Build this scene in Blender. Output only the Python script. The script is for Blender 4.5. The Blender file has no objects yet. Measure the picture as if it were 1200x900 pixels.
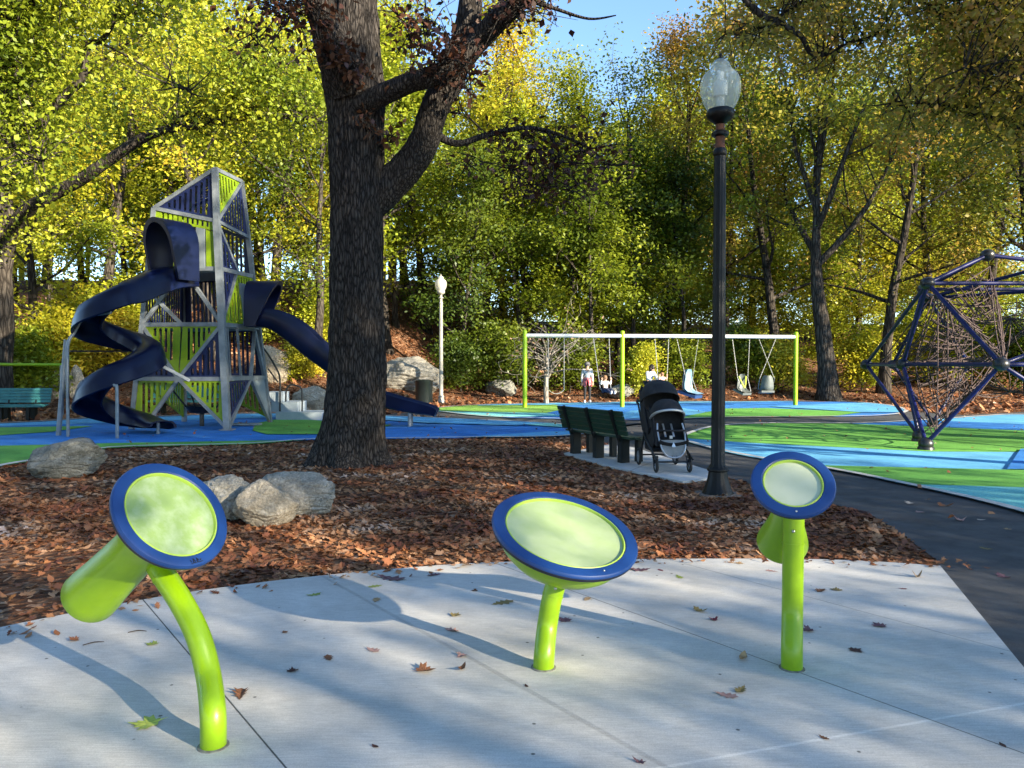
import bpy, bmesh, math, random
import numpy as np
from mathutils import Vector, Matrix, noise as mnoise
from mathutils.bvhtree import BVHTree
R = math.radians
random.seed(7)
C = bpy.context.scene.collection
SC = bpy.context.scene

# ------------------------------------------------------------------ camera
FPX, EYE, HORIZON = 901.0, 1.6, 427.0
TH = math.atan((450.0 - HORIZON) / FPX)
cam = bpy.data.cameras.new('camera')
cam.sensor_width = 36.0
cam.lens = 36.0 * FPX / 1200.0
cam.clip_start, cam.clip_end = 0.05, 2000.0
co = bpy.data.objects.new('camera', cam)
C.objects.link(co)
co.location = (0, 0, EYE)
co.rotation_euler = (R(90) - TH, 0, 0)
SC.camera = co

# ------------------------------------------------------------------ sky, sun, exposure
SUN_DIR = Vector((0.795, -0.607, 0)).normalized()      # horizontal direction towards the sun
SUN_EL = R(17.5)
SKY_STRENGTH, SUN_STRENGTH, EXPOSURE = 0.115, 5.0, 1.95
world = bpy.data.worlds.new('World')
SC.world = world
world.use_nodes = True
nt = world.node_tree
sky = nt.nodes.new('ShaderNodeTexSky')
sky.sky_type = 'NISHITA'
sky.sun_disc = False
sky.sun_elevation = SUN_EL
sky.sun_rotation = math.atan2(SUN_DIR.x, SUN_DIR.y)
sky.air_density, sky.dust_density, sky.ozone_density = 1.0, 0.2, 3.0
sky.altitude = 900
bg = nt.nodes['Background']
nt.links.new(sky.outputs[0], bg.inputs[0])
bg.inputs[1].default_value = SKY_STRENGTH
sl = bpy.data.lights.new('sun', 'SUN')
sl.energy = SUN_STRENGTH
sl.angle = R(0.53)
sl.color = (1.0, 0.88, 0.68)
so = bpy.data.objects.new('sun', sl)
C.objects.link(so)
sv = Vector((SUN_DIR.x * math.cos(SUN_EL), SUN_DIR.y * math.cos(SUN_EL), math.sin(SUN_EL)))
so.rotation_euler = sv.to_track_quat('Z', 'Y').to_euler()
so.location = (20, -15, 20)
SC.view_settings.view_transform = 'Standard'
SC.view_settings.look = 'None'
SC.view_settings.exposure = EXPOSURE
SC.view_settings.gamma = 1.0
SC.view_settings.use_curve_mapping = False
SC.render.engine = 'CYCLES'
cy = SC.cycles
cy.max_bounces, cy.diffuse_bounces, cy.glossy_bounces = 6, 3, 2
cy.transmission_bounces, cy.transparent_max_bounces = 4, 8
cy.caustics_reflective = cy.caustics_refractive = False
cy.use_denoising = True
cy.use_adaptive_sampling = True
cy.adaptive_threshold = 0.015
cy.sample_clamp_indirect = 6.0

# ------------------------------------------------------------------ placing by sight lines
def ray(px, py):
    xc, yc = (px - 600.0) / FPX, (450.0 - py) / FPX
    return Vector((xc, math.cos(TH) + yc * math.sin(TH), -math.sin(TH) + yc * math.cos(TH)))
def G(px, py, z=0.0):
    d = ray(px, py)
    t = (z - EYE) / d.z
    return Vector((d.x * t, d.y * t, z))
def P(px, py, D):
    d = ray(px, py)
    t = D / d.y
    return Vector((d.x * t, D, EYE + d.z * t))

# ------------------------------------------------------------------ materials
MATS = {}
def mat(name, col, rough=0.6, metal=0.0, col2=None, scale=6.0, mix=(0.35, 0.65), bump=0.0, bscale=40.0, spec=0.5, coat=0.0, stretch=None, island=0.0):
    if name in MATS:
        return MATS[name]
    m = bpy.data.materials.new(name)
    m.use_nodes = True
    N, L = m.node_tree.nodes, m.node_tree.links
    b = N['Principled BSDF']
    b.inputs['Base Color'].default_value = (*col, 1)
    b.inputs['Roughness'].default_value = rough
    b.inputs['Metallic'].default_value = metal
    b.inputs['Specular IOR Level'].default_value = spec
    b.inputs['Coat Weight'].default_value = coat
    tc = N.new('ShaderNodeTexCoord')
    src = tc.outputs['Object']
    if stretch:
        mp = N.new('ShaderNodeMapping')
        mp.inputs['Scale'].default_value = stretch
        L.new(src, mp.inputs[0])
        src = mp.outputs[0]
    if col2 is not None:
        no = N.new('ShaderNodeTexNoise')
        no.inputs['Scale'].default_value = scale
        no.inputs['Detail'].default_value = 6
        no.inputs['Roughness'].default_value = 0.62
        L.new(src, no.inputs['Vector'])
        cr = N.new('ShaderNodeValToRGB')
        cr.color_ramp.elements[0].position, cr.color_ramp.elements[1].position = mix
        cr.color_ramp.elements[0].color = (*col, 1)
        cr.color_ramp.elements[1].color = (*col2, 1)
        L.new(no.outputs['Fac'], cr.inputs[0])
        L.new(cr.outputs[0], b.inputs['Base Color'])
    if bump > 0:
        nb = N.new('ShaderNodeTexNoise')
        nb.inputs['Scale'].default_value = bscale
        nb.inputs['Detail'].default_value = 5
        L.new(src, nb.inputs['Vector'])
        bp = N.new('ShaderNodeBump')
        bp.inputs['Strength'].default_value = bump
        bp.inputs['Distance'].default_value = 0.02
        L.new(nb.outputs['Fac'], bp.inputs['Height'])
        L.new(bp.outputs[0], b.inputs['Normal'])
    MATS[name] = m
    return m

def leaf_mat(name, cols, trans=0.4, patch=0.22):
    """foliage: each leaf picks a tint, whole sprays lean to one side of the ramp"""
    if name in MATS:
        return MATS[name]
    m = bpy.data.materials.new(name)
    m.use_nodes = True
    N, L = m.node_tree.nodes, m.node_tree.links
    N.remove(N['Principled BSDF'])
    out = N['Material Output']
    ge = N.new('ShaderNodeNewGeometry')
    tc = N.new('ShaderNodeTexCoord')
    oi = N.new('ShaderNodeObjectInfo')
    no = N.new('ShaderNodeTexNoise')
    no.inputs['Scale'].default_value = patch
    no.inputs['Detail'].default_value = 3
    ad = N.new('ShaderNodeVectorMath')
    L.new(tc.outputs['Object'], ad.inputs[0])
    sc_ = N.new('ShaderNodeVectorMath'); sc_.operation = 'SCALE'
    sc_.inputs[0].default_value = (37, 61, 19)
    L.new(oi.outputs['Random'], sc_.inputs['Scale'])
    L.new(sc_.outputs[0], ad.inputs[1])
    L.new(ad.outputs[0], no.inputs['Vector'])
    mr = N.new('ShaderNodeMapRange')
    mr.inputs[1].default_value, mr.inputs[2].default_value = 0.32, 0.68
    L.new(no.outputs['Fac'], mr.inputs[0])
    mx = N.new('ShaderNodeMix')
    mx.inputs[0].default_value = 0.30
    L.new(mr.outputs[0], mx.inputs[2])
    L.new(ge.outputs['Random Per Island'], mx.inputs[3])
    cr = N.new('ShaderNodeValToRGB')
    el = cr.color_ramp.elements
    while len(el) < len(cols):
        el.new(0.5)
    for i, c in enumerate(cols):
        el[i].position = i / (len(cols) - 1)
        el[i].color = (*c, 1)
    L.new(mx.outputs[0], cr.inputs[0])
    d = N.new('ShaderNodeBsdfDiffuse')
    t = N.new('ShaderNodeBsdfTranslucent')
    L.new(cr.outputs[0], d.inputs[0])
    L.new(cr.outputs[0], t.inputs[0])
    s = N.new('ShaderNodeMixShader')
    s.inputs[0].default_value = trans
    L.new(d.outputs[0], s.inputs[1]); L.new(t.outputs[0], s.inputs[2])
    gl = N.new('ShaderNodeBsdfGlossy'); gl.inputs['Roughness'].default_value = 0.45
    gl.inputs[0].default_value = (1, 1, 1, 1)
    s2 = N.new('ShaderNodeMixShader'); s2.inputs[0].default_value = 0.035
    L.new(s.outputs[0], s2.inputs[1]); L.new(gl.outputs[0], s2.inputs[2])
    L.new(s2.outputs[0], out.inputs[0])
    MATS[name] = m
    return m

# ------------------------------------------------------------------ mesh collecting
class MB:
    def __init__(s):
        s.v, s.f, s.m = [], [], []
    def add(s, vs, fs, mi=0):
        o = len(s.v)
        s.v.extend([tuple(v) for v in vs])
        s.f.extend([tuple(i + o for i in f) for f in fs])
        s.m.extend([mi] * len(fs))
        return s
    def box(s, c, size, rot=None, mi=0):
        c = Vector(c)
        hx, hy, hz = size[0] / 2, size[1] / 2, size[2] / 2
        vs = [Vector((x, y, z)) for x in (-hx, hx) for y in (-hy, hy) for z in (-hz, hz)]
        if rot is not None:
            vs = [rot @ v for v in vs]
        return s.add([c + v for v in vs], [(0, 1, 3, 2), (4, 6, 7, 5), (0, 4, 5, 1), (2, 3, 7, 6), (0, 2, 6, 4), (1, 5, 7, 3)], mi)
    def beam(s, a, b, w, h=None, up=(0, 0, 1), mi=0):
        a, b = Vector(a), Vector(b)
        d = b - a
        y = d.normalized()
        up = Vector(up)
        if abs(y.dot(up)) > 0.98:
            up = Vector((0, 1, 0))
        x = y.cross(up).normalized()
        z = x.cross(y)
        return s.box((a + b) / 2, (w, d.length, h or w), Matrix((x, y, z)).transposed(), mi)
    def tube(s, pts, r, n=8, cap=True, mi=0, squash=None):
        pts = [Vector(p) for p in pts]
        rs = list(r) if hasattr(r, '__len__') else [r] * len(pts)
        fr = frames(pts)
        vs, fs = [], []
        for i, p in enumerate(pts):
            x, z = fr[i]
            for k in range(n):
                a = 2 * math.pi * k / n
                vs.append(p + x * (math.cos(a) * rs[i]) + z * (math.sin(a) * rs[i] * (squash or 1)))
        for i in range(len(pts) - 1):
            for k in range(n):
                k2 = (k + 1) % n
                fs.append((i * n + k, i * n + k2, (i + 1) * n + k2, (i + 1) * n + k))
        if cap:
            fs.append(tuple(reversed(range(n))))
            fs.append(tuple((len(pts) - 1) * n + k for k in range(n)))
        return s.add(vs, fs, mi)
    def lathe(s, prof, n=32, o=(0, 0, 0), ax=(0, 0, 1), cap=True, mi=0, flute=0, famp=0.0):
        o, ax = Vector(o), Vector(ax).normalized()
        x = ax.orthogonal().normalized()
        y = ax.cross(x)
        vs, fs = [], []
        for r, h in prof:
            for k in range(n):
                a = 2 * math.pi * k / n
                rr = r * (1 + (famp * math.cos(flute * a) if flute else 0))
                vs.append(o + ax * h + x * (math.cos(a) * rr) + y * (math.sin(a) * rr))
        for i in range(len(prof) - 1):
            for k in range(n):
                k2 = (k + 1) % n
                fs.append((i * n + k, i * n + k2, (i + 1) * n + k2, (i + 1) * n + k))
        if cap:
            fs.append(tuple(reversed(range(n))))
            fs.append(tuple((len(prof) - 1) * n + k for k in range(n)))
        return s.add(vs, fs, mi)
    def ball(s, c, r, n=12, mi=0, sc=(1, 1, 1)):
        c = Vector(c)
        m = n // 2
        vs, fs = [], []
        for i in range(m + 1):
            t = math.pi * i / m
            for k in range(n):
                a = 2 * math.pi * k / n
                vs.append(c + Vector((math.sin(t) * math.cos(a) * r * sc[0], math.sin(t) * math.sin(a) * r * sc[1], math.cos(t) * r * sc[2])))
        for i in range(m):
            for k in range(n):
                k2 = (k + 1) % n
                fs.append((i * n + k, (i + 1) * n + k, (i + 1) * n + k2, i * n + k2))
        return s.add(vs, fs, mi)
    def sweep(s, pts, section, side=None, closed=True, mi=0, scale=None):
        """a cross section of (side, up) pairs carried along pts; 'up' stays near world z"""
        pts = [Vector(p) for p in pts]
        n = len(section)
        vs, fs = [], []
        for i, p in enumerate(pts):
            t = (pts[min(i + 1, len(pts) - 1)] - pts[max(i - 1, 0)]).normalized()
            sd = t.cross(Vector((0, 0, 1)))
            sd = sd.normalized() if sd.length > 1e-4 else Vector((1, 0, 0))
            if side is not None:
                sd = Vector(side[i]).normalized()
            up = sd.cross(t).normalized()
            k_ = scale[i] if scale else (1, 1)
            for (a, b) in section:
                vs.append(p + sd * (a * k_[0]) + up * (b * k_[1]))
        for i in range(len(pts) - 1):
            for k in range(n if closed else n - 1):
                k2 = (k + 1) % n
                fs.append((i * n + k, i * n + k2, (i + 1) * n + k2, (i + 1) * n + k))
        if closed:
            fs.append(tuple(reversed(range(n))))
            fs.append(tuple((len(pts) - 1) * n + k for k in range(n)))
        return s.add(vs, fs, mi)
    def prism(s, poly, d, mi=0):
        """planar polygon thickened along vector d"""
        poly = [Vector(p) for p in poly]
        d = Vector(d)
        n = len(poly)
        vs = poly + [p + d for p in poly]
        fs = [tuple(reversed(range(n))), tuple(range(n, 2 * n))]
        fs += [(k, (k + 1) % n, n + (k + 1) % n, n + k) for k in range(n)]
        return s.add(vs, fs, mi)
    def build(s, name, ms, parent=None, smooth=True, ang=38, loc=None):
        me = bpy.data.meshes.new(name)
        vs = s.v
        if loc is not None:
            L_ = Vector(loc)
            vs = [tuple(Vector(v) - L_) for v in vs]
        me.from_pydata(vs, [], s.f)
        ms = ms if isinstance(ms, (list, tuple)) else [ms]
        for m in ms:
            me.materials.append(m)
        if len(ms) > 1:
            me.polygons.foreach_set('material_index', s.m)
        bm = bmesh.new(); bm.from_mesh(me)
        bmesh.ops.recalc_face_normals(bm, faces=bm.faces)
        bm.to_mesh(me); bm.free()
        if smooth:
            me.polygons.foreach_set('use_smooth', [True] * len(me.polygons))
            me.set_sharp_from_angle(angle=R(ang))
        o = bpy.data.objects.new(name, me)
        C.objects.link(o)
        if loc is not None:
            o.location = loc
        if parent is not None:
            o.parent = parent
            o.matrix_parent_inverse = Matrix.Identity(4)
            root = parent
            off = Vector((0, 0, 0))
            while root is not None:
                off += Vector(root.location)
                root = root.parent
            if loc is None:
                o.data.transform(Matrix.Translation(-off))
            else:
                o.location = Vector(loc) - off
        return o

def frames(pts):
    out = []
    t0 = (pts[1] - pts[0]).normalized()
    x = t0.orthogonal().normalized() if abs(t0.z) > 0.9 else t0.cross(Vector((0, 0, 1))).normalized()
    for i in range(len(pts)):
        t = (pts[min(i + 1, len(pts) - 1)] - pts[max(i - 1, 0)]).normalized()
        x = (x - t * x.dot(t)).normalized()
        out.append((x, t.cross(x)))
    return out

def crom(pts, k=6, closed=False):
    pts = [Vector(p) for p in pts]
    n = len(pts)
    out = []
    for i in range(n if closed else n - 1):
        p0 = pts[(i - 1) % n] if (closed or i > 0) else pts[0]
        p1, p2 = pts[i], pts[(i + 1) % n]
        p3 = pts[(i + 2) % n] if (closed or i + 2 < n) else pts[-1]
        for j in range(k):
            t = j / k
            out.append(0.5 * ((2 * p1) + (p2 - p0) * t + (2 * p0 - 5 * p1 + 4 * p2 - p3) * t * t + (3 * p1 - p0 - 3 * p2 + p3) * t ** 3))
    if not closed:
        out.append(pts[-1])
    return out

def lerp_list(rs, m):
    """m values evenly along the list rs"""
    xs = np.linspace(0, len(rs) - 1, m)
    return list(np.interp(xs, range(len(rs)), rs))

def tag(o, label=None, cat=None, group=None, kind=None):
    if label: o['label'] = label
    if cat: o['category'] = cat
    if group: o['group'] = group
    if kind: o['kind'] = kind
    return o
def thing(name, label, cat, loc=(0, 0, 0), group=None, rz=0.0):
    o = bpy.data.objects.new(name, None)
    o.empty_display_size = 0.2
    C.objects.link(o)
    o.location = loc
    o.rotation_euler = (0, 0, rz)
    return tag(o, label, cat, group)
def copy_tree(o, parent=None):
    c = o.copy()
    C.objects.link(c)
    c.parent = parent
    for ch in list(o.children):
        copy_tree(ch, c)
    return c
def rotz(a):
    return Matrix.Rotation(a, 3, 'Z')
# ================================================================== SETTING
def ss(a, b, x):
    t = min(1.0, max(0.0, (x - a) / (b - a)))
    return t * t * (3 - 2 * t)
def terrain(x, y):
    """flat playground, a wooded bank all round the back of it"""
    # edge of the flat: nearer on the left, farther behind the swings
    yb = 24.5 + 8.0 * ss(-9, 1, x)
    d = y - yb
    left = 1 - ss(-7, 2, x)
    rise_l = 6.0 * ss(0, 26, d)
    rise_c = 1.25 * ss(0, 6, d) + 1.6 * ss(8, 40, d)
    rise_r = 1.1 * ss(0, 12, d) + 1.5 * ss(10, 40, d)
    right = ss(8, 16, x)
    h = rise_l * left + (1 - left) * (rise_c * (1 - right) + rise_r * right)
    if d > 0:
        h += 0.10 * min(1, d / 3) * mnoise.noise(Vector((x * 0.35, y * 0.35, 0)))
    h += 2.6 * ss(44, 66, y)
    return h

def px_poly(pts, z=0.0):
    return [G(x, y, z) for x, y in pts]
def inside(poly, xs, ys):
    """numpy point-in-polygon"""
    px = np.array([p[0] for p in poly]); py = np.array([p[1] for p in poly])
    r = np.zeros(len(xs), bool)
    j = len(poly) - 1
    for i in range(len(poly)):
        c = ((py[i] > ys) != (py[j] > ys)) & (xs < (px[j] - px[i]) * (ys - py[i]) / (py[j] - py[i] + 1e-12) + px[i])
        r ^= c
        j = i
    return r
def clip_convex(sub, clip):
    """Sutherland-Hodgman in plan"""
    area = sum(clip[i - 1][0] * clip[i][1] - clip[i][0] * clip[i - 1][1] for i in range(len(clip)))
    if area < 0:
        clip = list(reversed(clip))
    out = [Vector((p[0], p[1], 0)) for p in sub]
    for i in range(len(clip)):
        a, b = clip[i - 1], clip[i]
        e = Vector((b[0] - a[0], b[1] - a[1]))
        side = lambda p: e.x * (p.y - a[1]) - e.y * (p.x - a[0])
        new = []
        for k in range(len(out)):
            p, q = out[k - 1], out[k]
            sp, sq = side(p), side(q)
            if (sp >= 0) != (sq >= 0):
                new.append(p + (q - p) * (sp / (sp - sq)))
            if sq >= 0:
                new.append(q)
        out = new
        if len(out) < 3:
            return []
    return out
def flat(name, poly, z, m, kind='structure'):
    mb = MB()
    mb.add([(p[0], p[1], z) for p in poly], [tuple(range(len(poly)))])
    o = mb.build(name, m, smooth=False)
    if o.data.polygons and o.data.polygons[0].normal.z < 0:
        o.data.flip_normals()
    o['kind'] = kind
    return o
def strip(name, line, w, z, m, closed=False, h=0.0):
    n = len(line)
    L_, R_ = [], []
    for i in range(n):
        a = line[(i - 1) % n] if (closed or i) else line[0]
        b = line[(i + 1) % n] if (closed or i < n - 1) else line[-1]
        t = Vector((b[0] - a[0], b[1] - a[1], 0)).normalized()
        nn = Vector((-t.y, t.x, 0))
        p = Vector((line[i][0], line[i][1], z))
        L_.append(p + nn * w / 2); R_.append(p - nn * w / 2)
    mb = MB()
    fs = [(i, (i + 1) % n, n + (i + 1) % n, n + i) for i in range(n if closed else n - 1)]
    mb.add(L_ + R_, fs)
    if h:
        lo = [v - Vector((0, 0, h)) for v in L_ + R_]
        o_ = len(mb.v)
        mb.v.extend([tuple(v) for v in lo])
        for i in range(n if closed else n - 1):
            j = (i + 1) % n
            mb.f.append((i, j, o_ + j, o_ + i)); mb.m.append(0)
            mb.f.append((n + i, n + j, o_ + n + j, o_ + n + i)); mb.m.append(0)
    o = mb.build(name, m, smooth=False)
    o['kind'] = 'structure'
    return o

# --- outlines
PAD_EDGE = crom(px_poly([(-260, 800), (-120, 762), (0, 735), (100, 715), (200, 697), (300, 683), (400, 672), (480, 665), (550, 660), (650, 656.5), (750, 655), (850, 654.5), (950, 655), (1030, 658), (1102, 663)], 0.03), 4)
pr1, pr2 = G(1102, 663, 0.03), G(1200, 782, 0.03)
pad_dir = (pr2 - pr1).normalized()
PAD = PAD_EDGE + [pr2, pr1 + pad_dir * 8.2, Vector((-7.5, -2.2, 0.03))]
TOWER_ZONE = crom(px_poly([(-260, 585), (-80, 568), (0, 548), (60, 538), (130, 526), (240, 523), (300, 521), (370, 516), (460, 515), (560, 514), (640, 513), (680, 510), (692, 504), (655, 498), (605, 495), (508, 490.5), (440, 488), (380, 485), (330, 485), (260, 486), (180, 489), (120, 490), (60, 494), (0, 497), (-120, 503), (-260, 520)]), 4, True)
SWING_ZONE = crom(px_poly([(500, 481), (513, 478.5), (560, 475), (615, 473.5), (700, 472), (800, 471), (960, 470), (1030, 474), (1062, 481), (1040, 487), (960, 489), (850, 490), (760, 492.5), (660, 491.5), (568, 488.3), (513, 482.5)]), 4, True)
DOME_ZONE = crom(px_poly([(799, 514), (815, 521), (850, 530), (894, 538.6), (981, 552.5), (1064, 569.6), (1130, 584), (1200, 602), (1300, 632), (1420, 655), (1560, 600), (1480, 520), (1330, 491), (1200, 486.5), (1150, 488.5), (1100, 492), (1011, 496.6), (913, 496.6), (853, 499), (822, 504)]), 5, True)
asph_front = crom(px_poly([(1102, 660), (1023, 605), (970, 590), (900, 573), (849, 559), (800, 546), (750, 532), (705, 518), (684, 508)]), 4)
ASPHALT = ([pr1 + pad_dir * 8.1 + Vector((-0.05, 0, 0)), pr1 + Vector((-0.04, 0, 0))] + asph_front
           + px_poly([(640, 500), (560, 493), (500, 488), (440, 487), (502, 481), (513, 479.5), (560, 482), (660, 485), (850, 484), (1060, 482), (1130, 486.5), (1200, 483)])
           + [Vector((22, 26, 0)), Vector((30, 12, 0)), Vector((24, -6, 0)), Vector((6, -7, 0))])
BENCH_PAD = px_poly([(660, 531), (712, 521), (742, 524), (838, 553), (836, 560), (800, 564), (711, 545.5)], 0.03)

# --- ground sheet
def ground_mat():
    m = bpy.data.materials.new('mulch_ground'); m.use_nodes = True
    N, L = m.node_tree.nodes, m.node_tree.links
    b = N['Principled BSDF']; b.inputs['Roughness'].default_value = 0.95
    b.inputs['Specular IOR Level'].default_value = 0.15
    tc = N.new('ShaderNodeTexCoord')
    v = N.new('ShaderNodeTexVoronoi'); v.inputs['Scale'].default_value = 17
    w = N.new('ShaderNodeTexNoise'); w.inputs['Scale'].default_value = 9; w.inputs['Detail'].default_value = 4
    wm = N.new('ShaderNodeMix'); wm.data_type = 'RGBA'; wm.inputs[0].default_value = 0.12
    L.new(tc.outputs['Object'], w.inputs[0])
    L.new(tc.outputs['Object'], wm.inputs[6]); L.new(w.outputs['Color'], wm.inputs[7])
    L.new(wm.outputs[2], v.inputs['Vector'])
    cr = N.new('ShaderNodeValToRGB')
    for i, (p, c) in enumerate([(0, (0.035, 0.014, 0.007)), (0.35, (0.10, 0.040, 0.018)), (0.6, (0.17, 0.075, 0.035)), (0.85, (0.26, 0.14, 0.075)), (1.0, (0.34, 0.22, 0.15))]):
        if i >= 2: cr.color_ramp.elements.new(p)
        cr.color_ramp.elements[i].position = p
        cr.color_ramp.elements[i].color = (*c, 1)
    sx = N.new('ShaderNodeSeparateColor')
    L.new(v.outputs['Color'], sx.inputs[0]); L.new(sx.outputs[0], cr.inputs[0])
    # large scale dirt patches
    n2 = N.new('ShaderNodeTexNoise'); n2.inputs['Scale'].default_value = 0.55; n2.inputs['Detail'].default_value = 5
    L.new(tc.outputs['Object'], n2.inputs[0])
    r2 = N.new('ShaderNodeMapRange'); r2.inputs[1].default_value, r2.inputs[2].default_value, r2.inputs[4].default_value = 0.45, 0.62, 0.75
    L.new(n2.outputs['Fac'], r2.inputs[0])
    n3 = N.new('ShaderNodeTexNoise'); n3.inputs['Scale'].default_value = 60; n3.inputs['Detail'].default_value = 3
    L.new(tc.outputs['Object'], n3.inputs[0])
    c3 = N.new('ShaderNodeValToRGB')
    c3.color_ramp.elements[0].color = (0.030, 0.013, 0.007, 1); c3.color_ramp.elements[1].color = (0.15, 0.068, 0.032, 1)
    c3.color_ramp.elements[0].position, c3.color_ramp.elements[1].position = 0.35, 0.7
    L.new(n3.outputs['Fac'], c3.inputs[0])
    mx = N.new('ShaderNodeMix'); mx.data_type = 'RGBA'
    L.new(r2.outputs[0], mx.inputs[0]); L.new(cr.outputs[0], mx.inputs[6]); L.new(c3.outputs[0], mx.inputs[7])
    L.new(mx.outputs[2], b.inputs['Base Color'])
    bp = N.new('ShaderNodeBump'); bp.inputs['Strength'].default_value = 0.9; bp.inputs['Distance'].default_value = 0.03
    L.new(v.outputs['Distance'], bp.inputs['Height'])
    L.new(bp.outputs[0], b.inputs['Normal'])
    return m
xs_ = np.concatenate([[-600, -300, -150, -90, -60], np.arange(-45, 45.1, 0.75), [60, 90, 150, 300, 600]])
ys_ = np.concatenate([[-400, -150, -60, -30, -15, -8, -4, 0, 4, 8, 12, 16, 20], np.arange(22, 62, 0.75), [66, 75, 90, 130, 200, 400, 900]])
vs = []
for yy in ys_:
    for xx in xs_:
        vs.append((xx, yy, terrain(float(xx), float(yy))))
nx = len(xs_)
fs = [(j * nx + i, j * nx + i + 1, (j + 1) * nx + i + 1, (j + 1) * nx + i) for j in range(len(ys_) - 1) for i in range(nx - 1)]
mb = MB(); mb.add(vs, fs)
ground = mb.build('ground', ground_mat(), ang=80)
tag(ground, kind='structure')

# --- asphalt path
m_asph = mat('asphalt', (0.05, 0.05, 0.052), 0.9, col2=(0.09, 0.089, 0.088), scale=3.0, bump=0.35, bscale=160, spec=0.3)
flat('asphalt_path', ASPHALT, 0.004, m_asph)
# --- rubber play surfaces
def rubber(name, c):
    """poured rubber granules: fine speckle, faded patches, a little dirt"""
    m = mat('rubber_' + name, c, 0.85, spec=0.2, bump=0.3, bscale=260)
    N, L = m.node_tree.nodes, m.node_tree.links
    b = N['Principled BSDF']; tc = next(n for n in N if n.type == 'TEX_COORD')
    g = N.new('ShaderNodeTexNoise'); g.inputs['Scale'].default_value = 90; g.inputs['Detail'].default_value = 2
    w = N.new('ShaderNodeTexNoise'); w.inputs['Scale'].default_value = 0.9; w.inputs['Detail'].default_value = 7; w.inputs['Roughness'].default_value = .7
    L.new(tc.outputs['Object'], g.inputs[0]); L.new(tc.outputs['Object'], w.inputs[0])
    a = N.new('ShaderNodeMapRange'); a.inputs[1].default_value, a.inputs[2].default_value = .35, .65; a.inputs[3].default_value, a.inputs[4].default_value = .72, 1.25
    f = N.new('ShaderNodeMapRange'); f.inputs[1].default_value, f.inputs[2].default_value = .35, .68; f.inputs[3].default_value, f.inputs[4].default_value = .72, 1.18
    L.new(g.outputs['Fac'], a.inputs[0]); L.new(w.outputs['Fac'], f.inputs[0])
    mu = N.new('ShaderNodeMath'); mu.operation = 'MULTIPLY'; L.new(a.outputs[0], mu.inputs[0]); L.new(f.outputs[0], mu.inputs[1])
    k = N.new('ShaderNodeVectorMath'); k.operation = 'SCALE'; k.inputs[0].default_value = c
    L.new(mu.outputs[0], k.inputs['Scale']); L.new(k.outputs[0], b.inputs['Base Color'])
    return m
RB = {'blue': rubber('blue', (0.045, 0.22, 0.58)), 'light': rubber('light_blue', (0.13, 0.42, 0.66)), 'green': rubber('green', (0.15, 0.40, 0.07)),
      'lime': rubber('lime', (0.28, 0.52, 0.09)), 'teal': rubber('teal', (0.19, 0.55, 0.53)), 'deep': rubber('deep_blue', (0.02, 0.10, 0.50))}
def zone(poly, base, patches, z=0.010):
    flat('playground_surface', poly, z, RB[base])
    for i, (c, pts) in enumerate(patches):
        q = clip_convex(poly, px_poly(pts))
        if len(q) >= 3:
            flat('playground_surface', q, z + 0.004 * (i + 1), RB[c])
    return z + 0.004 * (len(patches) + 1)
ztop = zone(TOWER_ZONE, 'blue', [
    ('green', [(-300, 640), (-300, 535), (0, 523), (150, 519.5), (300, 517), (420, 515.5), (420, 640)]),
    ('light', [(-300, 510), (190, 494), (420, 486), (420, 470), (-300, 470)]),
    ('green', [(-300, 514), (0, 511), (60, 507), (110, 500), (-300, 506)]),
    ('green', [(296, 505.5), (312, 510), (375, 510), (430, 506), (459, 499), (330, 491), (300, 497)]),
    ('light', [(452, 520), (560, 512.5), (640, 507), (700, 505), (700, 520), (560, 530)]),
    ('teal', [(600, 498), (720, 506), (720, 495), (600, 494)]),
    ('light', [(500, 497), (605, 500), (640, 497), (508, 489), (440, 486), (400, 490)])])
m_bord = mat('pale_border', (0.55, 0.54, 0.50), 0.9, col2=(0.42, 0.41, 0.38), scale=8)
strip('playground_border', TOWER_ZONE, 0.14, ztop, m_bord, True)
ztop = zone(SWING_ZONE, 'blue', [
    ('lime', [(490, 476), (500, 484), (640, 484.5), (668, 478), (640, 473), (560, 470)]),
    ('teal', [(490, 485), (560, 489.5), (660, 488), (640, 484.5), (500, 482)]),
    ('light', [(560, 477), (740, 474), (960, 472), (960, 465), (560, 465)]),
    ('light', [(700, 494), (840, 485), (800, 479), (740, 482)]),
    ('green', [(790, 491.5), (850, 479.5), (900, 479), (1010, 484), (960, 491), (850, 494)]),
    ('light', [(900, 477), (1080, 470), (1080, 484), (1010, 484)])])
strip('playground_border', SWING_ZONE, 0.14, ztop, m_bord, True)
ztop = zone(DOME_ZONE, 'light', [
    ('green', [(760, 511), (870, 519), (1090, 530), (1400, 531), (1400, 513), (930, 494.5), (850, 492)]),
    ('blue', [(925, 494.3), (1400, 513), (1400, 480), (925, 480)]),
    ('light', [(1090, 493.5), (1200, 498), (1500, 499), (1500, 470), (1100, 470)]),
    ('green', [(960, 547), (1500, 560), (1500, 582), (1210, 576), (1040, 570), (970, 551)]),
    ('teal', [(1030, 569), (1500, 582), (1500, 720), (1100, 640)]),
    ('blue', [(1180, 552), (1196, 528), (1500, 520), (1500, 556)])])
strip('playground_border', DOME_ZONE, 0.13, ztop, m_bord, True)

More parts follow.
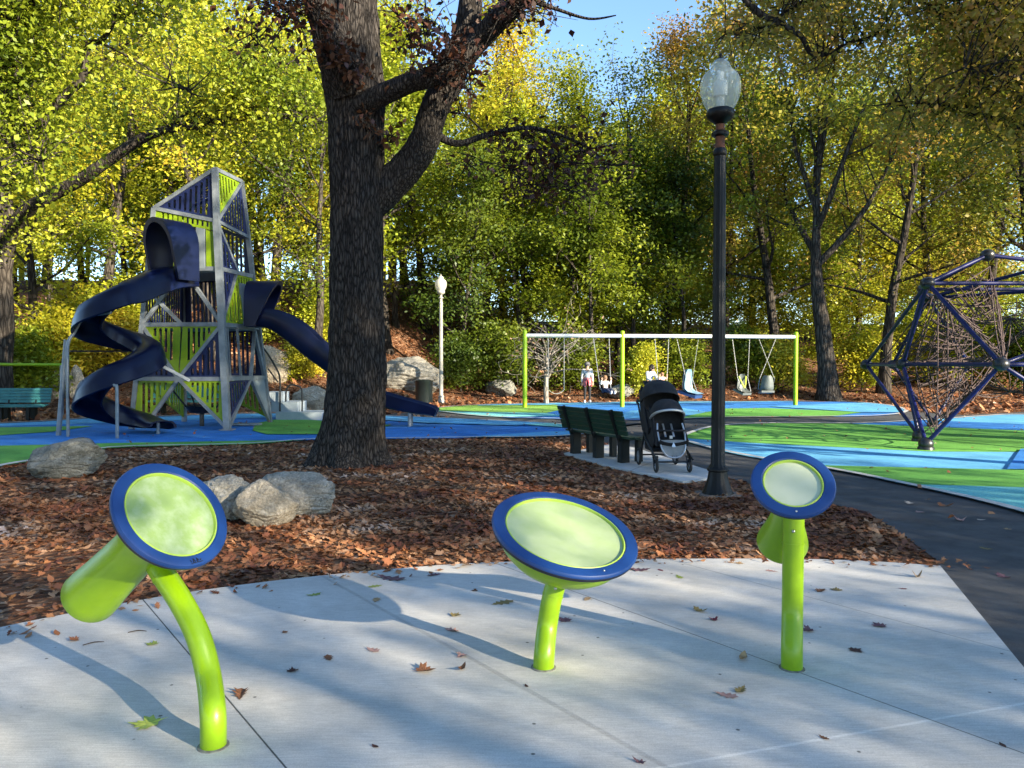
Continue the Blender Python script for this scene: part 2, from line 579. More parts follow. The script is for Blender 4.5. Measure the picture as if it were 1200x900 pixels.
# --- concrete pad with saw-cut joints
def concrete_mat(name, joints, base=(0.44, 0.42, 0.38), base2=(0.59, 0.57, 0.525)):
    m = bpy.data.materials.new(name); m.use_nodes = True
    N, L = m.node_tree.nodes, m.node_tree.links
    b = N['Principled BSDF']; b.inputs['Roughness'].default_value = 0.88; b.inputs['Specular IOR Level'].default_value = 0.25
    tc = N.new('ShaderNodeTexCoord')
    n1 = N.new('ShaderNodeTexNoise'); n1.inputs['Scale'].default_value = 1.3; n1.inputs['Detail'].default_value = 8; n1.inputs['Roughness'].default_value = 0.7
    L.new(tc.outputs['Object'], n1.inputs[0])
    cr = N.new('ShaderNodeValToRGB')
    cr.color_ramp.elements[0].color = (*base, 1); cr.color_ramp.elements[1].color = (*base2, 1)
    cr.color_ramp.elements[0].position, cr.color_ramp.elements[1].position = 0.35, 0.68
    L.new(n1.outputs['Fac'], cr.inputs[0])
    # broom finish streaks and grit
    mp = N.new('ShaderNodeMapping'); mp.inputs['Rotation'].default_value = (0, 0, R(12)); mp.inputs['Scale'].default_value = (9, 110, 1)
    L.new(tc.outputs['Object'], mp.inputs[0])
    n2 = N.new('ShaderNodeTexNoise'); n2.inputs['Scale'].default_value = 1.0; n2.inputs['Detail'].default_value = 6
    L.new(mp.outputs[0], n2.inputs[0])
    n3 = N.new('ShaderNodeTexNoise'); n3.inputs['Scale'].default_value = 190; n3.inputs['Detail'].default_value = 2
    L.new(tc.outputs['Object'], n3.inputs[0])
    ad = N.new('ShaderNodeMath'); L.new(n2.outputs['Fac'], ad.inputs[0]); L.new(n3.outputs['Fac'], ad.inputs[1])
    vr = N.new('ShaderNodeMapRange'); vr.inputs[1].default_value, vr.inputs[2].default_value = 0.7, 1.3
    vr.inputs[3].default_value, vr.inputs[4].default_value = 0.80, 1.16
    L.new(ad.outputs[0], vr.inputs[0])
    mu = N.new('ShaderNodeVectorMath'); mu.operation = 'SCALE'
    L.new(cr.outputs[0], mu.inputs[0]); L.new(vr.outputs[0], mu.inputs['Scale'])
    # dark specks and little stains
    v = N.new('ShaderNodeTexVoronoi'); v.inputs['Scale'].default_value = 5.5
    L.new(tc.outputs['Object'], v.inputs[0])
    sp = N.new('ShaderNodeMapRange'); sp.inputs[1].default_value, sp.inputs[2].default_value = 0.035, 0.06
    sp.inputs[3].default_value, sp.inputs[4].default_value = 0.25, 1.0
    L.new(v.outputs['Distance'], sp.inputs[0])
    mu2 = N.new('ShaderNodeVectorMath'); mu2.operation = 'SCALE'
    L.new(mu.outputs[0], mu2.inputs[0]); L.new(sp.outputs[0], mu2.inputs['Scale'])
    last, hgt = mu2.outputs[0], None
    for (p, d, w, dark) in joints:           # a line through p along d
        nrm = Vector((-d[1], d[0], 0)).normalized()
        dt = N.new('ShaderNodeVectorMath'); dt.operation = 'DOT_PRODUCT'
        L.new(tc.outputs['Object'], dt.inputs[0]); dt.inputs[1].default_value = nrm
        sb = N.new('ShaderNodeMath'); sb.operation = 'SUBTRACT'; L.new(dt.outputs['Value'], sb.inputs[0]); sb.inputs[1].default_value = nrm.dot(Vector((p[0], p[1], 0)))
        ab = N.new('ShaderNodeMath'); ab.operation = 'ABSOLUTE'; L.new(sb.outputs[0], ab.inputs[0])
        mr = N.new('ShaderNodeMapRange'); mr.inputs[1].default_value, mr.inputs[2].default_value = w * 0.45, w
        mr.inputs[3].default_value, mr.inputs[4].default_value = dark, 1.0
        L.new(ab.outputs[0], mr.inputs[0])
        k = N.new('ShaderNodeVectorMath'); k.operation = 'SCALE'
        L.new(last, k.inputs[0]); L.new(mr.outputs[0], k.inputs['Scale'])
        last = k.outputs[0]
        if hgt is None: hgt = mr.outputs[0]
        else:
            mn = N.new('ShaderNodeMath'); mn.operation = 'MINIMUM'; L.new(hgt, mn.inputs[0]); L.new(mr.outputs[0], mn.inputs[1]); hgt = mn.outputs[0]
    L.new(last, b.inputs['Base Color'])
    hs = N.new('ShaderNodeMath'); hs.operation = 'MULTIPLY_ADD'; hs.inputs[1].default_value = 0.12
    L.new(ad.outputs[0], hs.inputs[0])
    if hgt is not None: L.new(hgt, hs.inputs[2])
    bp = N.new('ShaderNodeBump'); bp.inputs['Strength'].default_value = 0.55; bp.inputs['Distance'].default_value = 0.012
    L.new(hs.outputs[0], bp.inputs['Height']); L.new(bp.outputs[0], b.inputs['Normal'])
    return m
jd = Vector((0.595, -0.804, 0))
jl = [(G(172, 708, .03), jd, 0.005, 0.2), (G(387, 680, .03), jd, 0.020, 0.80), (G(664, 690, .03), jd, 0.005, 0.35), (G(800, 660, .03), jd, 0.005, 0.55),
      (G(800, 895, .03), Vector((0.95, 0.30, 0)), 0.012, 1.25), (G(-60, 742, .03), jd, 0.006, 0.4)]
m_conc = concrete_mat('broomed_concrete', jl)
mb = MB(); mb.prism([Vector((p[0], p[1], -0.1)) for p in PAD], (0, 0, 0.13))
tag(mb.build('pavement', m_conc, smooth=False), kind='structure')
m_conc2 = concrete_mat('bench_concrete', [(G(735, 553, .03), Vector((0.5, 1, 0)), 0.01, 0.5)], (0.46, 0.46, 0.44), (0.58, 0.57, 0.54))
mb = MB(); mb.prism([Vector((p[0], p[1], -0.1)) for p in BENCH_PAD], (0, 0, 0.13))
tag(mb.build('pavement', m_conc2, smooth=False), kind='structure')
# ================================================================== TREES
def quad_mesh(name, V, nq):
    """V: (4*nq,3) array of quads"""
    me = bpy.data.meshes.new(name)
    me.vertices.add(4 * nq); me.vertices.foreach_set('co', V.astype(np.float32).ravel())
    me.loops.add(4 * nq); me.loops.foreach_set('vertex_index', np.arange(4 * nq, dtype=np.int32))
    me.polygons.add(nq); me.polygons.foreach_set('loop_start', np.arange(0, 4 * nq, 4, dtype=np.int32))
    me.update(calc_edges=True)
    return me
def leaf_quads(rng, cen, size, aspect=0.62, up=0.22, droop=0.25, lean=None):
    """a folded kite per leaf, facing mostly upward or outward"""
    n = len(cen)
    nrm = rng.normal(size=(n, 3)); nrm[:, 2] = np.abs(nrm[:, 2]) + up
    if lean is not None: nrm = nrm * 0.62 + lean      # leaves of one spray face much the same way
    nrm /= np.linalg.norm(nrm, axis=1)[:, None]
    d = rng.normal(size=(n, 3)); d[:, 2] -= droop
    d -= nrm * (d * nrm).sum(1)[:, None]
    d /= np.linalg.norm(d, axis=1)[:, None] + 1e-9
    s = np.cross(nrm, d)
    L = size * rng.uniform(0.65, 1.3, n)[:, None]
    w = L * aspect * rng.uniform(0.75, 1.2, n)[:, None]
    fold = nrm * (L * rng.uniform(-0.05, 0.22, n)[:, None])
    V = np.empty((n, 4, 3))
    V[:, 0] = cen - d * L * 0.5
    V[:, 1] = cen + s * w * 0.5 + fold
    V[:, 2] = cen + d * L * 0.5
    V[:, 3] = cen - s * w * 0.5 + fold
    return V.reshape(-1, 3)

def bez(rng, p, d, L, n, bend, wig):
    """a wandering limb: points starting at p along d, bending by vector bend"""
    pts = [np.array(p, float)]
    d = np.array(d, float); d /= np.linalg.norm(d)
    for i in range(n):
        d = d + np.array(bend) / n + rng.normal(size=3) * wig
        d /= np.linalg.norm(d)
        pts.append(pts[-1] + d * L / n)
    return pts

def tree_parts(seed, H=16.0, tr=0.25, base=3.5, cr=4.5, limbs=11, subs=5, twigs=4, leaves=46, lsize=0.185, spread=0.46, lean=(0, 0), up=0.45, top=0.2, trunk_to=0.86, tsides=9, sigz=0.32, el0=12):
    rng = np.random.default_rng(seed)
    mb = MB()
    n = 12
    tp = [np.array((0, 0, -0.3))]
    d = np.array((lean[0], lean[1], 1.0))
    for i in range(n):
        d = d + np.array((rng.normal() * 0.05, rng.normal() * 0.05, 0.06)); d /= np.linalg.norm(d)
        tp.append(tp[-1] + d * H * trunk_to / n)
    rs = [tr * (1.55 if i == 0 else 1.12 if i == 1 else 1.0) * (1 - 0.88 * (i / n) ** 1.15) + 0.012 for i in range(n + 1)]
    mb.tube([Vector(p) for p in tp], rs, tsides)
    tpz = np.array(tp)
    cl, ln_ = [], []
    for k in range(limbs):
        f = (k + rng.uniform(0.1, 0.9)) / limbs
        z = base + (H * trunk_to - base) * f ** 0.9
        i = min(n - 1, int(np.searchsorted(tpz[:, 2], z)) - 1)
        q = (z - tpz[i, 2]) / (tpz[i + 1, 2] - tpz[i, 2] + 1e-6)
        p = tpz[i] * (1 - q) + tpz[i + 1] * q
        az = k * 2.4 + rng.uniform(-0.5, 0.5)
        el = R(el0 + 55 * f) + rng.uniform(-0.2, 0.2)
        env = math.sin(math.pi * min(1, (0.16 + 0.84 * (1 - f)))) ** 0.55 if f > 0.5 else 0.75 + 0.5 * f
        L = cr * max(top, env) * rng.uniform(0.75, 1.15)
        dd = (math.cos(az) * math.cos(el), math.sin(az) * math.cos(el), math.sin(el))
        lp = bez(rng, p, dd, L, 6, (0, 0, up), 0.10)
        r0 = max(0.03, tr * 0.42 * (1 - 0.6 * f))
        mb.tube([Vector(x) for x in lp], lerp_list([r0, r0 * 0.6, r0 * 0.2], 7), 5, cap=False)
        for s_ in range(subs):
            g = 0.28 + 0.72 * (s_ + rng.uniform(0, 0.9)) / subs
            j = min(5, int(g * 6)); q = g * 6 - j
            sp_ = lp[j] * (1 - min(q, 1)) + lp[j + 1] * min(q, 1)
            dirn = lp[j + 1] - lp[j]; dirn /= np.linalg.norm(dirn)
            sd = dirn * 0.6 + rng.normal(size=3) * 0.75 + np.array((0, 0, 0.12))
            Ls = L * (0.42 - 0.2 * g) * rng.uniform(0.8, 1.5) + 0.25
            spts = bez(rng, sp_, sd, Ls, 4, (0, 0, 0.15), 0.16)
            rr = max(0.012, r0 * 0.34 * (1 - 0.5 * g))
            mb.tube([Vector(x) for x in spts], lerp_list([rr, rr * 0.35], 5), 4, cap=False)
            for t_ in range(twigs):
                h = rng.uniform(0.25, 1.0)
                j2 = min(3, int(h * 4)); q2 = h * 4 - j2
                tpnt = spts[j2] * (1 - q2) + spts[j2 + 1] * q2
                e = tpnt + rng.normal(size=3) * 0.34 * spread / 0.55
                if t_ % 2 == 0:
                    mb.tube([Vector(tpnt), Vector((tpnt + e) / 2 + rng.normal(size=3) * 0.05), Vector(e)], [rr * 0.4 + 0.004, rr * 0.3 + 0.003, 0.004], 3, cap=False)
                m_ = int(leaves * rng.uniform(0.35, 1.6))
                off = rng.normal(size=(m_, 3)) * np.array((spread, spread, spread * sigz / 0.55))
                cl.append(e + off)
                dv = rng.normal(size=3); dv[2] = abs(dv[2]) * .8 + .2; dv /= np.linalg.norm(dv)
                ln_.append(np.repeat(dv[None] * 1.05, m_, 0))
    cen = np.concatenate(cl)
    V = leaf_quads(rng, cen, lsize, lean=np.concatenate(ln_))
    return mb, V, len(cen)

def bark(name, c1, c2, sc=(9, 9, 1.6), bump=0.9):
    m = bpy.data.materials.new(name); m.use_nodes = True
    N, L = m.node_tree.nodes, m.node_tree.links
    b = N['Principled BSDF']; b.inputs['Roughness'].default_value = 0.95; b.inputs['Specular IOR Level'].default_value = 0.15
    tc = N.new('ShaderNodeTexCoord'); mp = N.new('ShaderNodeMapping'); mp.inputs['Scale'].default_value = sc
    L.new(tc.outputs['Object'], mp.inputs[0])
    w = N.new('ShaderNodeTexNoise'); w.inputs['Scale'].default_value = 1.4; w.inputs['Detail'].default_value = 4
    L.new(mp.outputs[0], w.inputs[0])
    mx = N.new('ShaderNodeMix'); mx.data_type = 'RGBA'; mx.inputs[0].default_value = 0.3
    L.new(mp.outputs[0], mx.inputs[6]); L.new(w.outputs['Color'], mx.inputs[7])
    v = N.new('ShaderNodeTexVoronoi'); v.feature = 'DISTANCE_TO_EDGE'; v.inputs['Scale'].default_value = 1.6
    L.new(mx.outputs[2], v.inputs['Vector'])
    n2 = N.new('ShaderNodeTexNoise'); n2.inputs['Scale'].default_value = 3; n2.inputs['Detail'].default_value = 6
    L.new(mp.outputs[0], n2.inputs[0])
    h = N.new('ShaderNodeMapRange'); h.inputs[2].default_value = 0.28
    L.new(v.outputs['Distance'], h.inputs[0])
    mm = N.new('ShaderNodeMath'); mm.operation = 'MULTIPLY'
    L.new(h.outputs[0], mm.inputs[0]); L.new(n2.outputs['Fac'], mm.inputs[1])
    cr = N.new('ShaderNodeValToRGB')
    cr.color_ramp.elements[0].color = (*c1, 1); cr.color_ramp.elements[1].color = (*c2, 1)
    cr.color_ramp.elements[0].position, cr.color_ramp.elements[1].position = 0.02, 0.6
    L.new(mm.outputs[0], cr.inputs[0]); L.new(cr.outputs[0], b.inputs['Base Color'])
    bp = N.new('ShaderNodeBump'); bp.inputs['Strength'].default_value = bump; bp.inputs['Distance'].default_value = 0.04
    L.new(mm.outputs[0], bp.inputs['Height']); L.new(bp.outputs[0], b.inputs['Normal'])
    MATS[name] = m
    return m
BARK_OAK = bark('oak_bark', (0.013, 0.011, 0.010), (0.088, 0.077, 0.068), (21, 21, 4.2), 0.9)
BARK_GREY = bark('grey_bark', (0.022, 0.018, 0.015), (0.10, 0.085, 0.07))
BARK_PALE = bark('pale_bark', (0.12, 0.105, 0.09), (0.34, 0.31, 0.27), (8, 8, 2), 0.5)
LV = {
    'green': leaf_mat('leaves_green', [(0.045, 0.08, 0.006), (0.12, 0.17, 0.010), (0.25, 0.29, 0.016), (0.45, 0.43, 0.03)]),
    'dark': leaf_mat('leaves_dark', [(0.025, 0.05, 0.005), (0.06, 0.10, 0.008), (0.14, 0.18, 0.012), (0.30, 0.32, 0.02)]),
    'ygreen': leaf_mat('leaves_yellow_green', [(0.10, 0.16, 0.010), (0.25, 0.31, 0.018), (0.44, 0.45, 0.03), (0.64, 0.52, 0.04)]),
    'yellow': leaf_mat('leaves_yellow', [(0.16, 0.24, 0.012), (0.35, 0.39, 0.022), (0.55, 0.49, 0.035), (0.58, 0.36, 0.03)]),
    'rust': leaf_mat('leaves_rust', [(0.08, 0.13, 0.012), (0.20, 0.23, 0.02), (0.40, 0.30, 0.04), (0.44, 0.20, 0.05)]),
    'brown': leaf_mat('leaves_brown', [(0.025, 0.012, 0.010), (0.05, 0.020, 0.014), (0.09, 0.036, 0.018), (0.16, 0.07, 0.03)], trans=0.25),
    'tan': leaf_mat('leaves_tan', [(0.16, 0.09, 0.05), (0.28, 0.17, 0.10), (0.36, 0.26, 0.18), (0.20, 0.20, 0.06)], trans=0.3),
}
# prototypes: (trunk mesh, crown mesh) shared by the woodland trees
PROTO = {}
def proto(key, **kw):
    mb, V, n = tree_parts(**kw)
    t = mb.build('trunk', BARK_GREY, ang=180)
    tm = t.data
    bpy.data.objects.remove(t)
    cm = quad_mesh('crown', V, n)
    cm.materials.append(LV['green'])
    PROTO[key] = (tm, cm)
proto('a', seed=11, H=17, tr=0.24, base=4.0, cr=4.6, limbs=13, subs=6, twigs=5, leaves=38)
proto('b', seed=23, H=18, tr=0.30, base=5.5, cr=5.2, limbs=12, subs=6, twigs=5, leaves=40)
proto('c', seed=37, H=15, tr=0.20, base=2.2, cr=4.0, limbs=14, subs=6, twigs=5, leaves=38, lean=(0.08, 0.02))
proto('d', seed=41, H=17, tr=0.24, base=3.0, cr=4.8, limbs=13, subs=6, twigs=4, leaves=22, spread=0.5)          # thinner
proto('e', seed=59, H=9, tr=0.10, base=0.9, cr=2.7, limbs=13, subs=5, twigs=5, leaves=32, lsize=0.155, spread=0.36)
proto('k', seed=97, H=17, tr=0.26, base=4.0, cr=4.8, limbs=13, subs=6, twigs=5, leaves=52, lsize=0.24)   # extra dense crown, made to cast shade from the unseen trees
proto('f', seed=61, H=6.5, tr=0.07, base=0.5, cr=2.3, limbs=12, subs=5, twigs=4, leaves=40, lsize=0.17, spread=0.4)
proto('s', seed=71, H=2.0, tr=0.03, base=0.1, cr=1.25, limbs=10, subs=4, twigs=4, leaves=44, lsize=0.13, spread=0.26, trunk_to=0.7)   # shrub
def slot_mat(o, m):
    if o.data.users > 0 and len(o.material_slots):
        o.material_slots[0].link = 'OBJECT'
        o.material_slots[0].material = m
def tree(px, D, key, hue, label, sc=1.0, group=None, rz=0.0, name='tree', cat='tree', barkm=None, x=None, sz=None, kids=('trunk', 'crown')):
    if x is None:
        x = (px - 600) / FPX * D
    z = terrain(x, D) - 0.02
    o = thing(name, label, cat, (x, D, z), group, rz)
    o.scale = (sc, sc, sz or sc)
    tm, cm = PROTO[key]
    a = bpy.data.objects.new(kids[0], tm); C.objects.link(a); a.parent = o
    b = bpy.data.objects.new(kids[1], cm); C.objects.link(b); b.parent = o
    slot_mat(b, LV[hue])
    if barkm: slot_mat(a, barkm)
    return o
WG = 'woodland trees round the playground'
# px, D, prototype, hue, scale, rz, label
WOOD = [
 # left bank
 (-60, 33, 'b', 'ygreen', 1.0, 0.3, 'tall yellow-green tree at the far left edge behind the lime bar'),
 (40, 30, 'c', 'yellow', 0.95, 1.9, 'yellow leafy tree on the sunlit bank between bench and spiral slide'),
 (120, 36, 'd', 'ygreen', 1.05, 4.0, 'yellow-green tree rising straight above the top bend of the spiral slide'),
 (185, 41, 'b', 'green', 1.1, 2.2, 'deep green tree whose top shows over the roof peak of the tower'),
 (250, 34, 'd', 'yellow', 1.0, 0.8, 'thin yellow tree directly behind the play tower roof'),
 (320, 38, 'd', 'yellow', 1.12, 3.1, 'golden tree between the tower and the thick oak trunk'),
 (372, 32, 'd', 'green', 0.8, 5.0, 'pale-trunked green tree above the hood of the straight slide'),
 (15, 44, 'd', 'green', 1.15, 5.5, 'green tree high on the bank above the lime bar'),
 (60, 38, 'e', 'ygreen', 1.3, 0.5, 'young yellow-green tree low on the bank left of the bent silver pole'),
 (150, 44, 'e', 'green', 1.5, 1.7, 'young green tree low on the bank seen through the spiral slide'),
 (225, 42, 'e', 'ygreen', 1.5, 2.6, 'young tree glimpsed through the open middle of the tower'),
 (300, 43, 'e', 'ygreen', 1.6, 3.9, 'young yellow-green tree between the tower and its straight slide hood'),
 (355, 40, 'e', 'green', 1.4, 5.1, 'young green tree above the straight slide beside the oak trunk'),
 (465, 41, 'e', 'green', 1.5, 0.9, 'young green tree just right of the oak trunk behind the big boulder'),
 # behind the oak and over the swings
 (455, 37, 'c', 'ygreen', 1.05, 2.7, 'yellow-green tree seen through the fork of the big oak'),
 (500, 43, 'd', 'ygreen', 1.05, 0.2, 'bright yellow-green tree above the pale distant lamp'),
 (560, 40, 'b', 'yellow', 1.0, 1.2, 'golden tree rising above the lime post at the swing beam end'),
 (618, 44, 'a', 'yellow', 0.98, 3.6, 'yellow tree bordering the open blue sky'),
 (670, 38, 'c', 'green', 0.95, 4.4, 'green tree below the open blue sky gap'),
 (725, 43, 'd', 'green', 0.95, 2.0, 'thin green tree behind the middle lime swing post'),
 (775, 40, 'b', 'rust', 0.92, 0.6, 'rusty green tree between the sky gap and the black lamp'),
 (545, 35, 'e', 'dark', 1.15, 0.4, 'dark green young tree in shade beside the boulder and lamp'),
 (610, 37, 'e', 'green', 1.2, 2.4, 'bushy young tree behind the empty belt swing'),
 (690, 36, 'e', 'green', 1.15, 4.2, 'green young tree directly behind the standing woman'),
 (745, 37, 'e', 'green', 1.2, 1.0, 'green young tree behind the lime post beside the swinging child'),
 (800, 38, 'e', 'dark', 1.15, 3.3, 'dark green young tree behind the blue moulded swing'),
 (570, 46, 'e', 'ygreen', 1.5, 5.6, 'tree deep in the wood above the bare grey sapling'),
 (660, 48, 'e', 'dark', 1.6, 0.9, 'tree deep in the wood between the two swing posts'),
 (755, 48, 'e', 'ygreen', 1.5, 2.9, 'tree deep in the wood beyond the seated swing pair'),
 # right side
 (850, 42, 'd', 'rust', 1.05, 1.7, 'rust-tinged tree directly behind the globe of the black lamp'),
 (912, 38, 'd', 'green', 1.05, 0.1, 'slender green tree beside the lime post at the right swing end'),
 (1035, 36, 'd', 'rust', 1.05, 2.5, 'slim rusty tree behind the outermost left node of the dome'),
 (1090, 41, 'd', 'rust', 1.05, 4.8, 'broad rusty tree behind the upper left node of the dome'),
 (1160, 39, 'a', 'rust', 1.0, 0.7, 'rusty tree behind the topmost node of the dome'),
 (1230, 36, 'b', 'rust', 1.05, 3.9, 'rusty tree cut by the frame edge beyond the dome'),
 (1000, 48, 'c', 'ygreen', 1.05, 5.2, 'yellowish tree far behind the tall grey forked trunk'),
 (885, 50, 'c', 'green', 1.1, 3.0, 'green tree far back between the lamp and the right swing post'),
 (1120, 52, 'a', 'green', 1.05, 1.1, 'green tree far back seen through the dome ropes'),
]
for (px, D, key, hue, s_, rz_, lab) in WOOD:
    tree(px, D, key, hue, lab, s_, WG, rz_)
# the tall grey forked tree near the right swing post
mbk, Vk, nk = tree_parts(seed=83, H=17, tr=0.42, base=5.6, cr=8.2, limbs=9, subs=8, twigs=6, leaves=46, tsides=12, up=0.55, el0=48, trunk_to=0.62, top=0.7)
def own_tree(name, label, loc, mbk, Vk, nk, barkm, leaf, group=None, rz=0.0, sc=1.0):
    o = thing(name, label, 'tree', loc, group, rz)
    o.scale = (sc, sc, sc)
    t = mbk.build('trunk', barkm, ang=180); t.parent = o
    cm = quad_mesh('crown', Vk, nk); cm.materials.append(leaf)
    c = bpy.data.objects.new('crown', cm); C.objects.link(c); c.parent = o
    return o
p = P(972, 440, 33.5)
own_tree('tree', 'tall tree with thick grey forked trunk beside the right end of the swing beam', (p.x, p.y, terrain(p.x, p.y)), mbk, Vk, nk, BARK_GREY, LV['rust'], WG)
# shrubs of the understorey
SH = [
 (18, 27, 'ygreen', 1.15, 'yellow-green shrub above the teal bench at the frame edge'),
 (62, 30, 'yellow', 1.2, 'yellow shrub on the bank left of the bent silver slide pole'),
 (100, 33, 'ygreen', 1.3, 'yellow-green shrub on the bank between silver pole and spiral slide'),
 (128, 31, 'yellow', 1.2, 'golden shrub in the gap inside the spiral slide bends'),
 (160, 35, 'ygreen', 1.3, 'pale green shrub behind the spiral slide and tower corner'),
 (352, 31, 'yellow', 0.7, 'small bright yellow shrub under the straight slide'),
 (380, 35, 'ygreen', 1.2, 'yellow-green shrub above the boulders beside the oak trunk'),
 (300, 36, 'ygreen', 1.2, 'yellow-green shrub beyond the tower handrail'),
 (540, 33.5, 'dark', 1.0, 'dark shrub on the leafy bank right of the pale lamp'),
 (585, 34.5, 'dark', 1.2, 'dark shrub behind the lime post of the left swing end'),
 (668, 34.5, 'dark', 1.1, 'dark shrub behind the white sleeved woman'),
 (752, 34, 'ygreen', 0.9, 'bright yellow-green shrub between lime post and stroller hood'),
 (805, 35, 'green', 1.0, 'green shrub behind the blue moulded swing seat'),
 (872, 36, 'green', 1.1, 'green shrub behind the grey moulded swings'),
 (912, 35, 'yellow', 1.0, 'yellowish shrub left of the right lime swing post'),
 (1010, 37, 'yellow', 1.2, 'yellowish shrub behind the leftmost dome node'),
 (1075, 39, 'ygreen', 1.4, 'yellow-green shrub seen through the left triangle of the dome'),
 (1140, 38, 'ygreen', 1.4, 'yellow-green shrub seen through the middle ropes of the dome'),
 (1200, 37, 'green', 1.4, 'green shrub at the frame edge behind the dome'),
]
for i, (px, D, hue, s_, lab) in enumerate(SH):
    tree(px, D, 's', hue, lab, s_, 'shrubs along the wood edge', i * 1.3, 'shrub', 'shrub', kids=('stem', 'foliage'))

# ------------------------------------------------------------------ the big oak in the middle
OAKD = 12.4
def O(px, py, d=0.0):
    return P(px, py, OAKD + d)
def oak():
    o = thing('oak_tree', 'big oak with thick dark furrowed trunk and forked limbs beside the boulders', 'tree', (O(408, 540).x, OAKD, 0))
    rng = np.random.default_rng(5)
    # trunk surface with furrows
    cx = [(408, 548), (408, 540), (409, 525), (413, 500), (416, 470), (418, 430), (418, 380), (418, 300), (418, 230), (417, 160), (415, 110), (412, 60), (410, 0), (408, -90), (405, -200)]
    hw = [54, 47, 41, 37, 35, 33.5, 32.5, 32, 31, 31.5, 34, 34, 31, 27, 20]
    pts = crom([O(*c) for c in cx], 7)
    ks = 0.01376
    rad = lerp_list([w * ks for w in hw], len(pts))
    n = 128
    vs, fs = [], []
    for i, p in enumerate(pts):
        flare = max(0, 1 - (p.z) / 0.9)
        for k in range(n):
            a = 2 * math.pi * k / n
            r = rad[i]
            r *= 1 + 0.16 * flare * flare * math.cos(5 * a + 0.6)
            q = Vector((math.cos(a) * 2.2, math.sin(a) * 2.2, p.z * 0.45))
            ridge = abs(mnoise.noise(Vector((math.cos(a) * 12, math.sin(a) * 12, p.z * 1.7)) + Vector((mnoise.noise(q * 2) * 0.9, 0, 0))))
            r += -0.035 + 0.075 * ridge + 0.03 * mnoise.noise(q)
            # burl low on the side facing the playground path
            bz, ba = p.z - 0.87, (a - R(-66) + math.pi) % (2 * math.pi) - math.pi
            e = (bz / 0.30) ** 2 + (ba / 0.50) ** 2
            if e < 1.6:
                r += 0.05 * math.exp(-((e - 0.8) ** 2) / 0.05) - 0.02 * max(0, 1 - e)
            vs.append((p.x + r * math.cos(a), p.y + r * math.sin(a), p.z))
    for i in range(len(pts) - 1):
        for k in range(n):
            fs.append((i * n + k, i * n + (k + 1) % n, (i + 1) * n + (k + 1) % n, (i + 1) * n + k))
    mb = MB(); mb.add(vs, fs)
    # heavy limbs
    def limb(cs, ws, k=6, nn=26, amp=0.05):
        q = crom([O(*c) for c in cs], k)
        rr = lerp_list([w * ks for w in ws], len(q))
        fr = frames(q)
        v, f = [], []
        for i, p in enumerate(q):
            x, z = fr[i]
            for j in range(nn):
                a = 2 * math.pi * j / nn
                r = rr[i] * (1 + amp * 2 * (mnoise.noise(Vector((math.cos(a) * 4, math.sin(a) * 4, i * 0.35)))))
                v.append(p + x * (r * math.cos(a)) + z * (r * math.sin(a)))
        for i in range(len(q) - 1):
            for j in range(nn):
                f.append((i * nn + j, i * nn + (j + 1) % nn, (i + 1) * nn + (j + 1) % nn, (i + 1) * nn + j))
        f.append(tuple((len(q) - 1) * nn + j for j in range(nn)))
        mb.add(v, f)
        return q
    tips = []
    tips.append(limb([(425, 245, .1), (452, 220, .15), (478, 195, .1), (497, 165, 0), (510, 125, -.1), (528, 88, -.2), (545, 45, -.3), (552, 0, -.4), (560, -80, -.5), (580, -190, -.5)], [22, 21, 19, 17, 16, 17, 15, 13, 10, 5]))
    tips.append(limb([(520, 108, -.15), (548, 62, -.3), (578, 30, -.6), (612, -2, -.9), (660, -50, -1.2), (720, -110, -1.5)], [13, 13, 12, 10, 7, 3]))
    tips.append(limb([(420, 125, -.3), (446, 112, -.5), (480, 97, -.7), (510, 88, -.8), (540, 70, -.7), (562, 40, -.4), (590, 5, 0)], [13, 12, 11, 11, 10, 8, 6]))
    tips.append(limb([(408, 110, -.2), (396, 72, -.4), (384, 35, -.5), (372, 0, -.6), (352, -60, -.8), (310, -150, -1)], [24, 22, 18, 16, 12, 5]))
    tips.append(limb([(404, -120, .3), (450, -190, 1.2), (500, -260, 2.2), (540, -330, 3)], [14, 11, 8, 3]))
    tips.append(limb([(404, -150, .2), (350, -220, 1.0), (300, -300, 2.0), (260, -350, 2.6)], [13, 10, 7, 3]))
    tips.append(limb([(405, -190, 0), (420, -280, -1.0), (430, -360, -2.0)], [16, 11, 4]))
    tips.append(limb([(503, 150, 0), (520, 163, .1), (540, 168, .2), (572, 158, .4), (625, 150, .6), (680, 168, .9), (705, 185, 1.1)], [6, 5, 4, 3.4, 2.6, 1.8, .8], nn=8))
    tips.append(limb([(640, 152, .6), (655, 180, .8), (650, 205, 1.0)], [2.2, 1.6, .8], nn=6))
    tips.append(limb([(612, -2, -.9), (650, 10, -1), (690, 22, -1.1), (722, 18, -1.2)], [3, 2, 1.4, .6], nn=6))
    mb.build('trunk', BARK_OAK, o, ang=180)
    # russet crown: sprays hanging on the limbs, and the mass above the picture
    cl = []
    mt = MB()
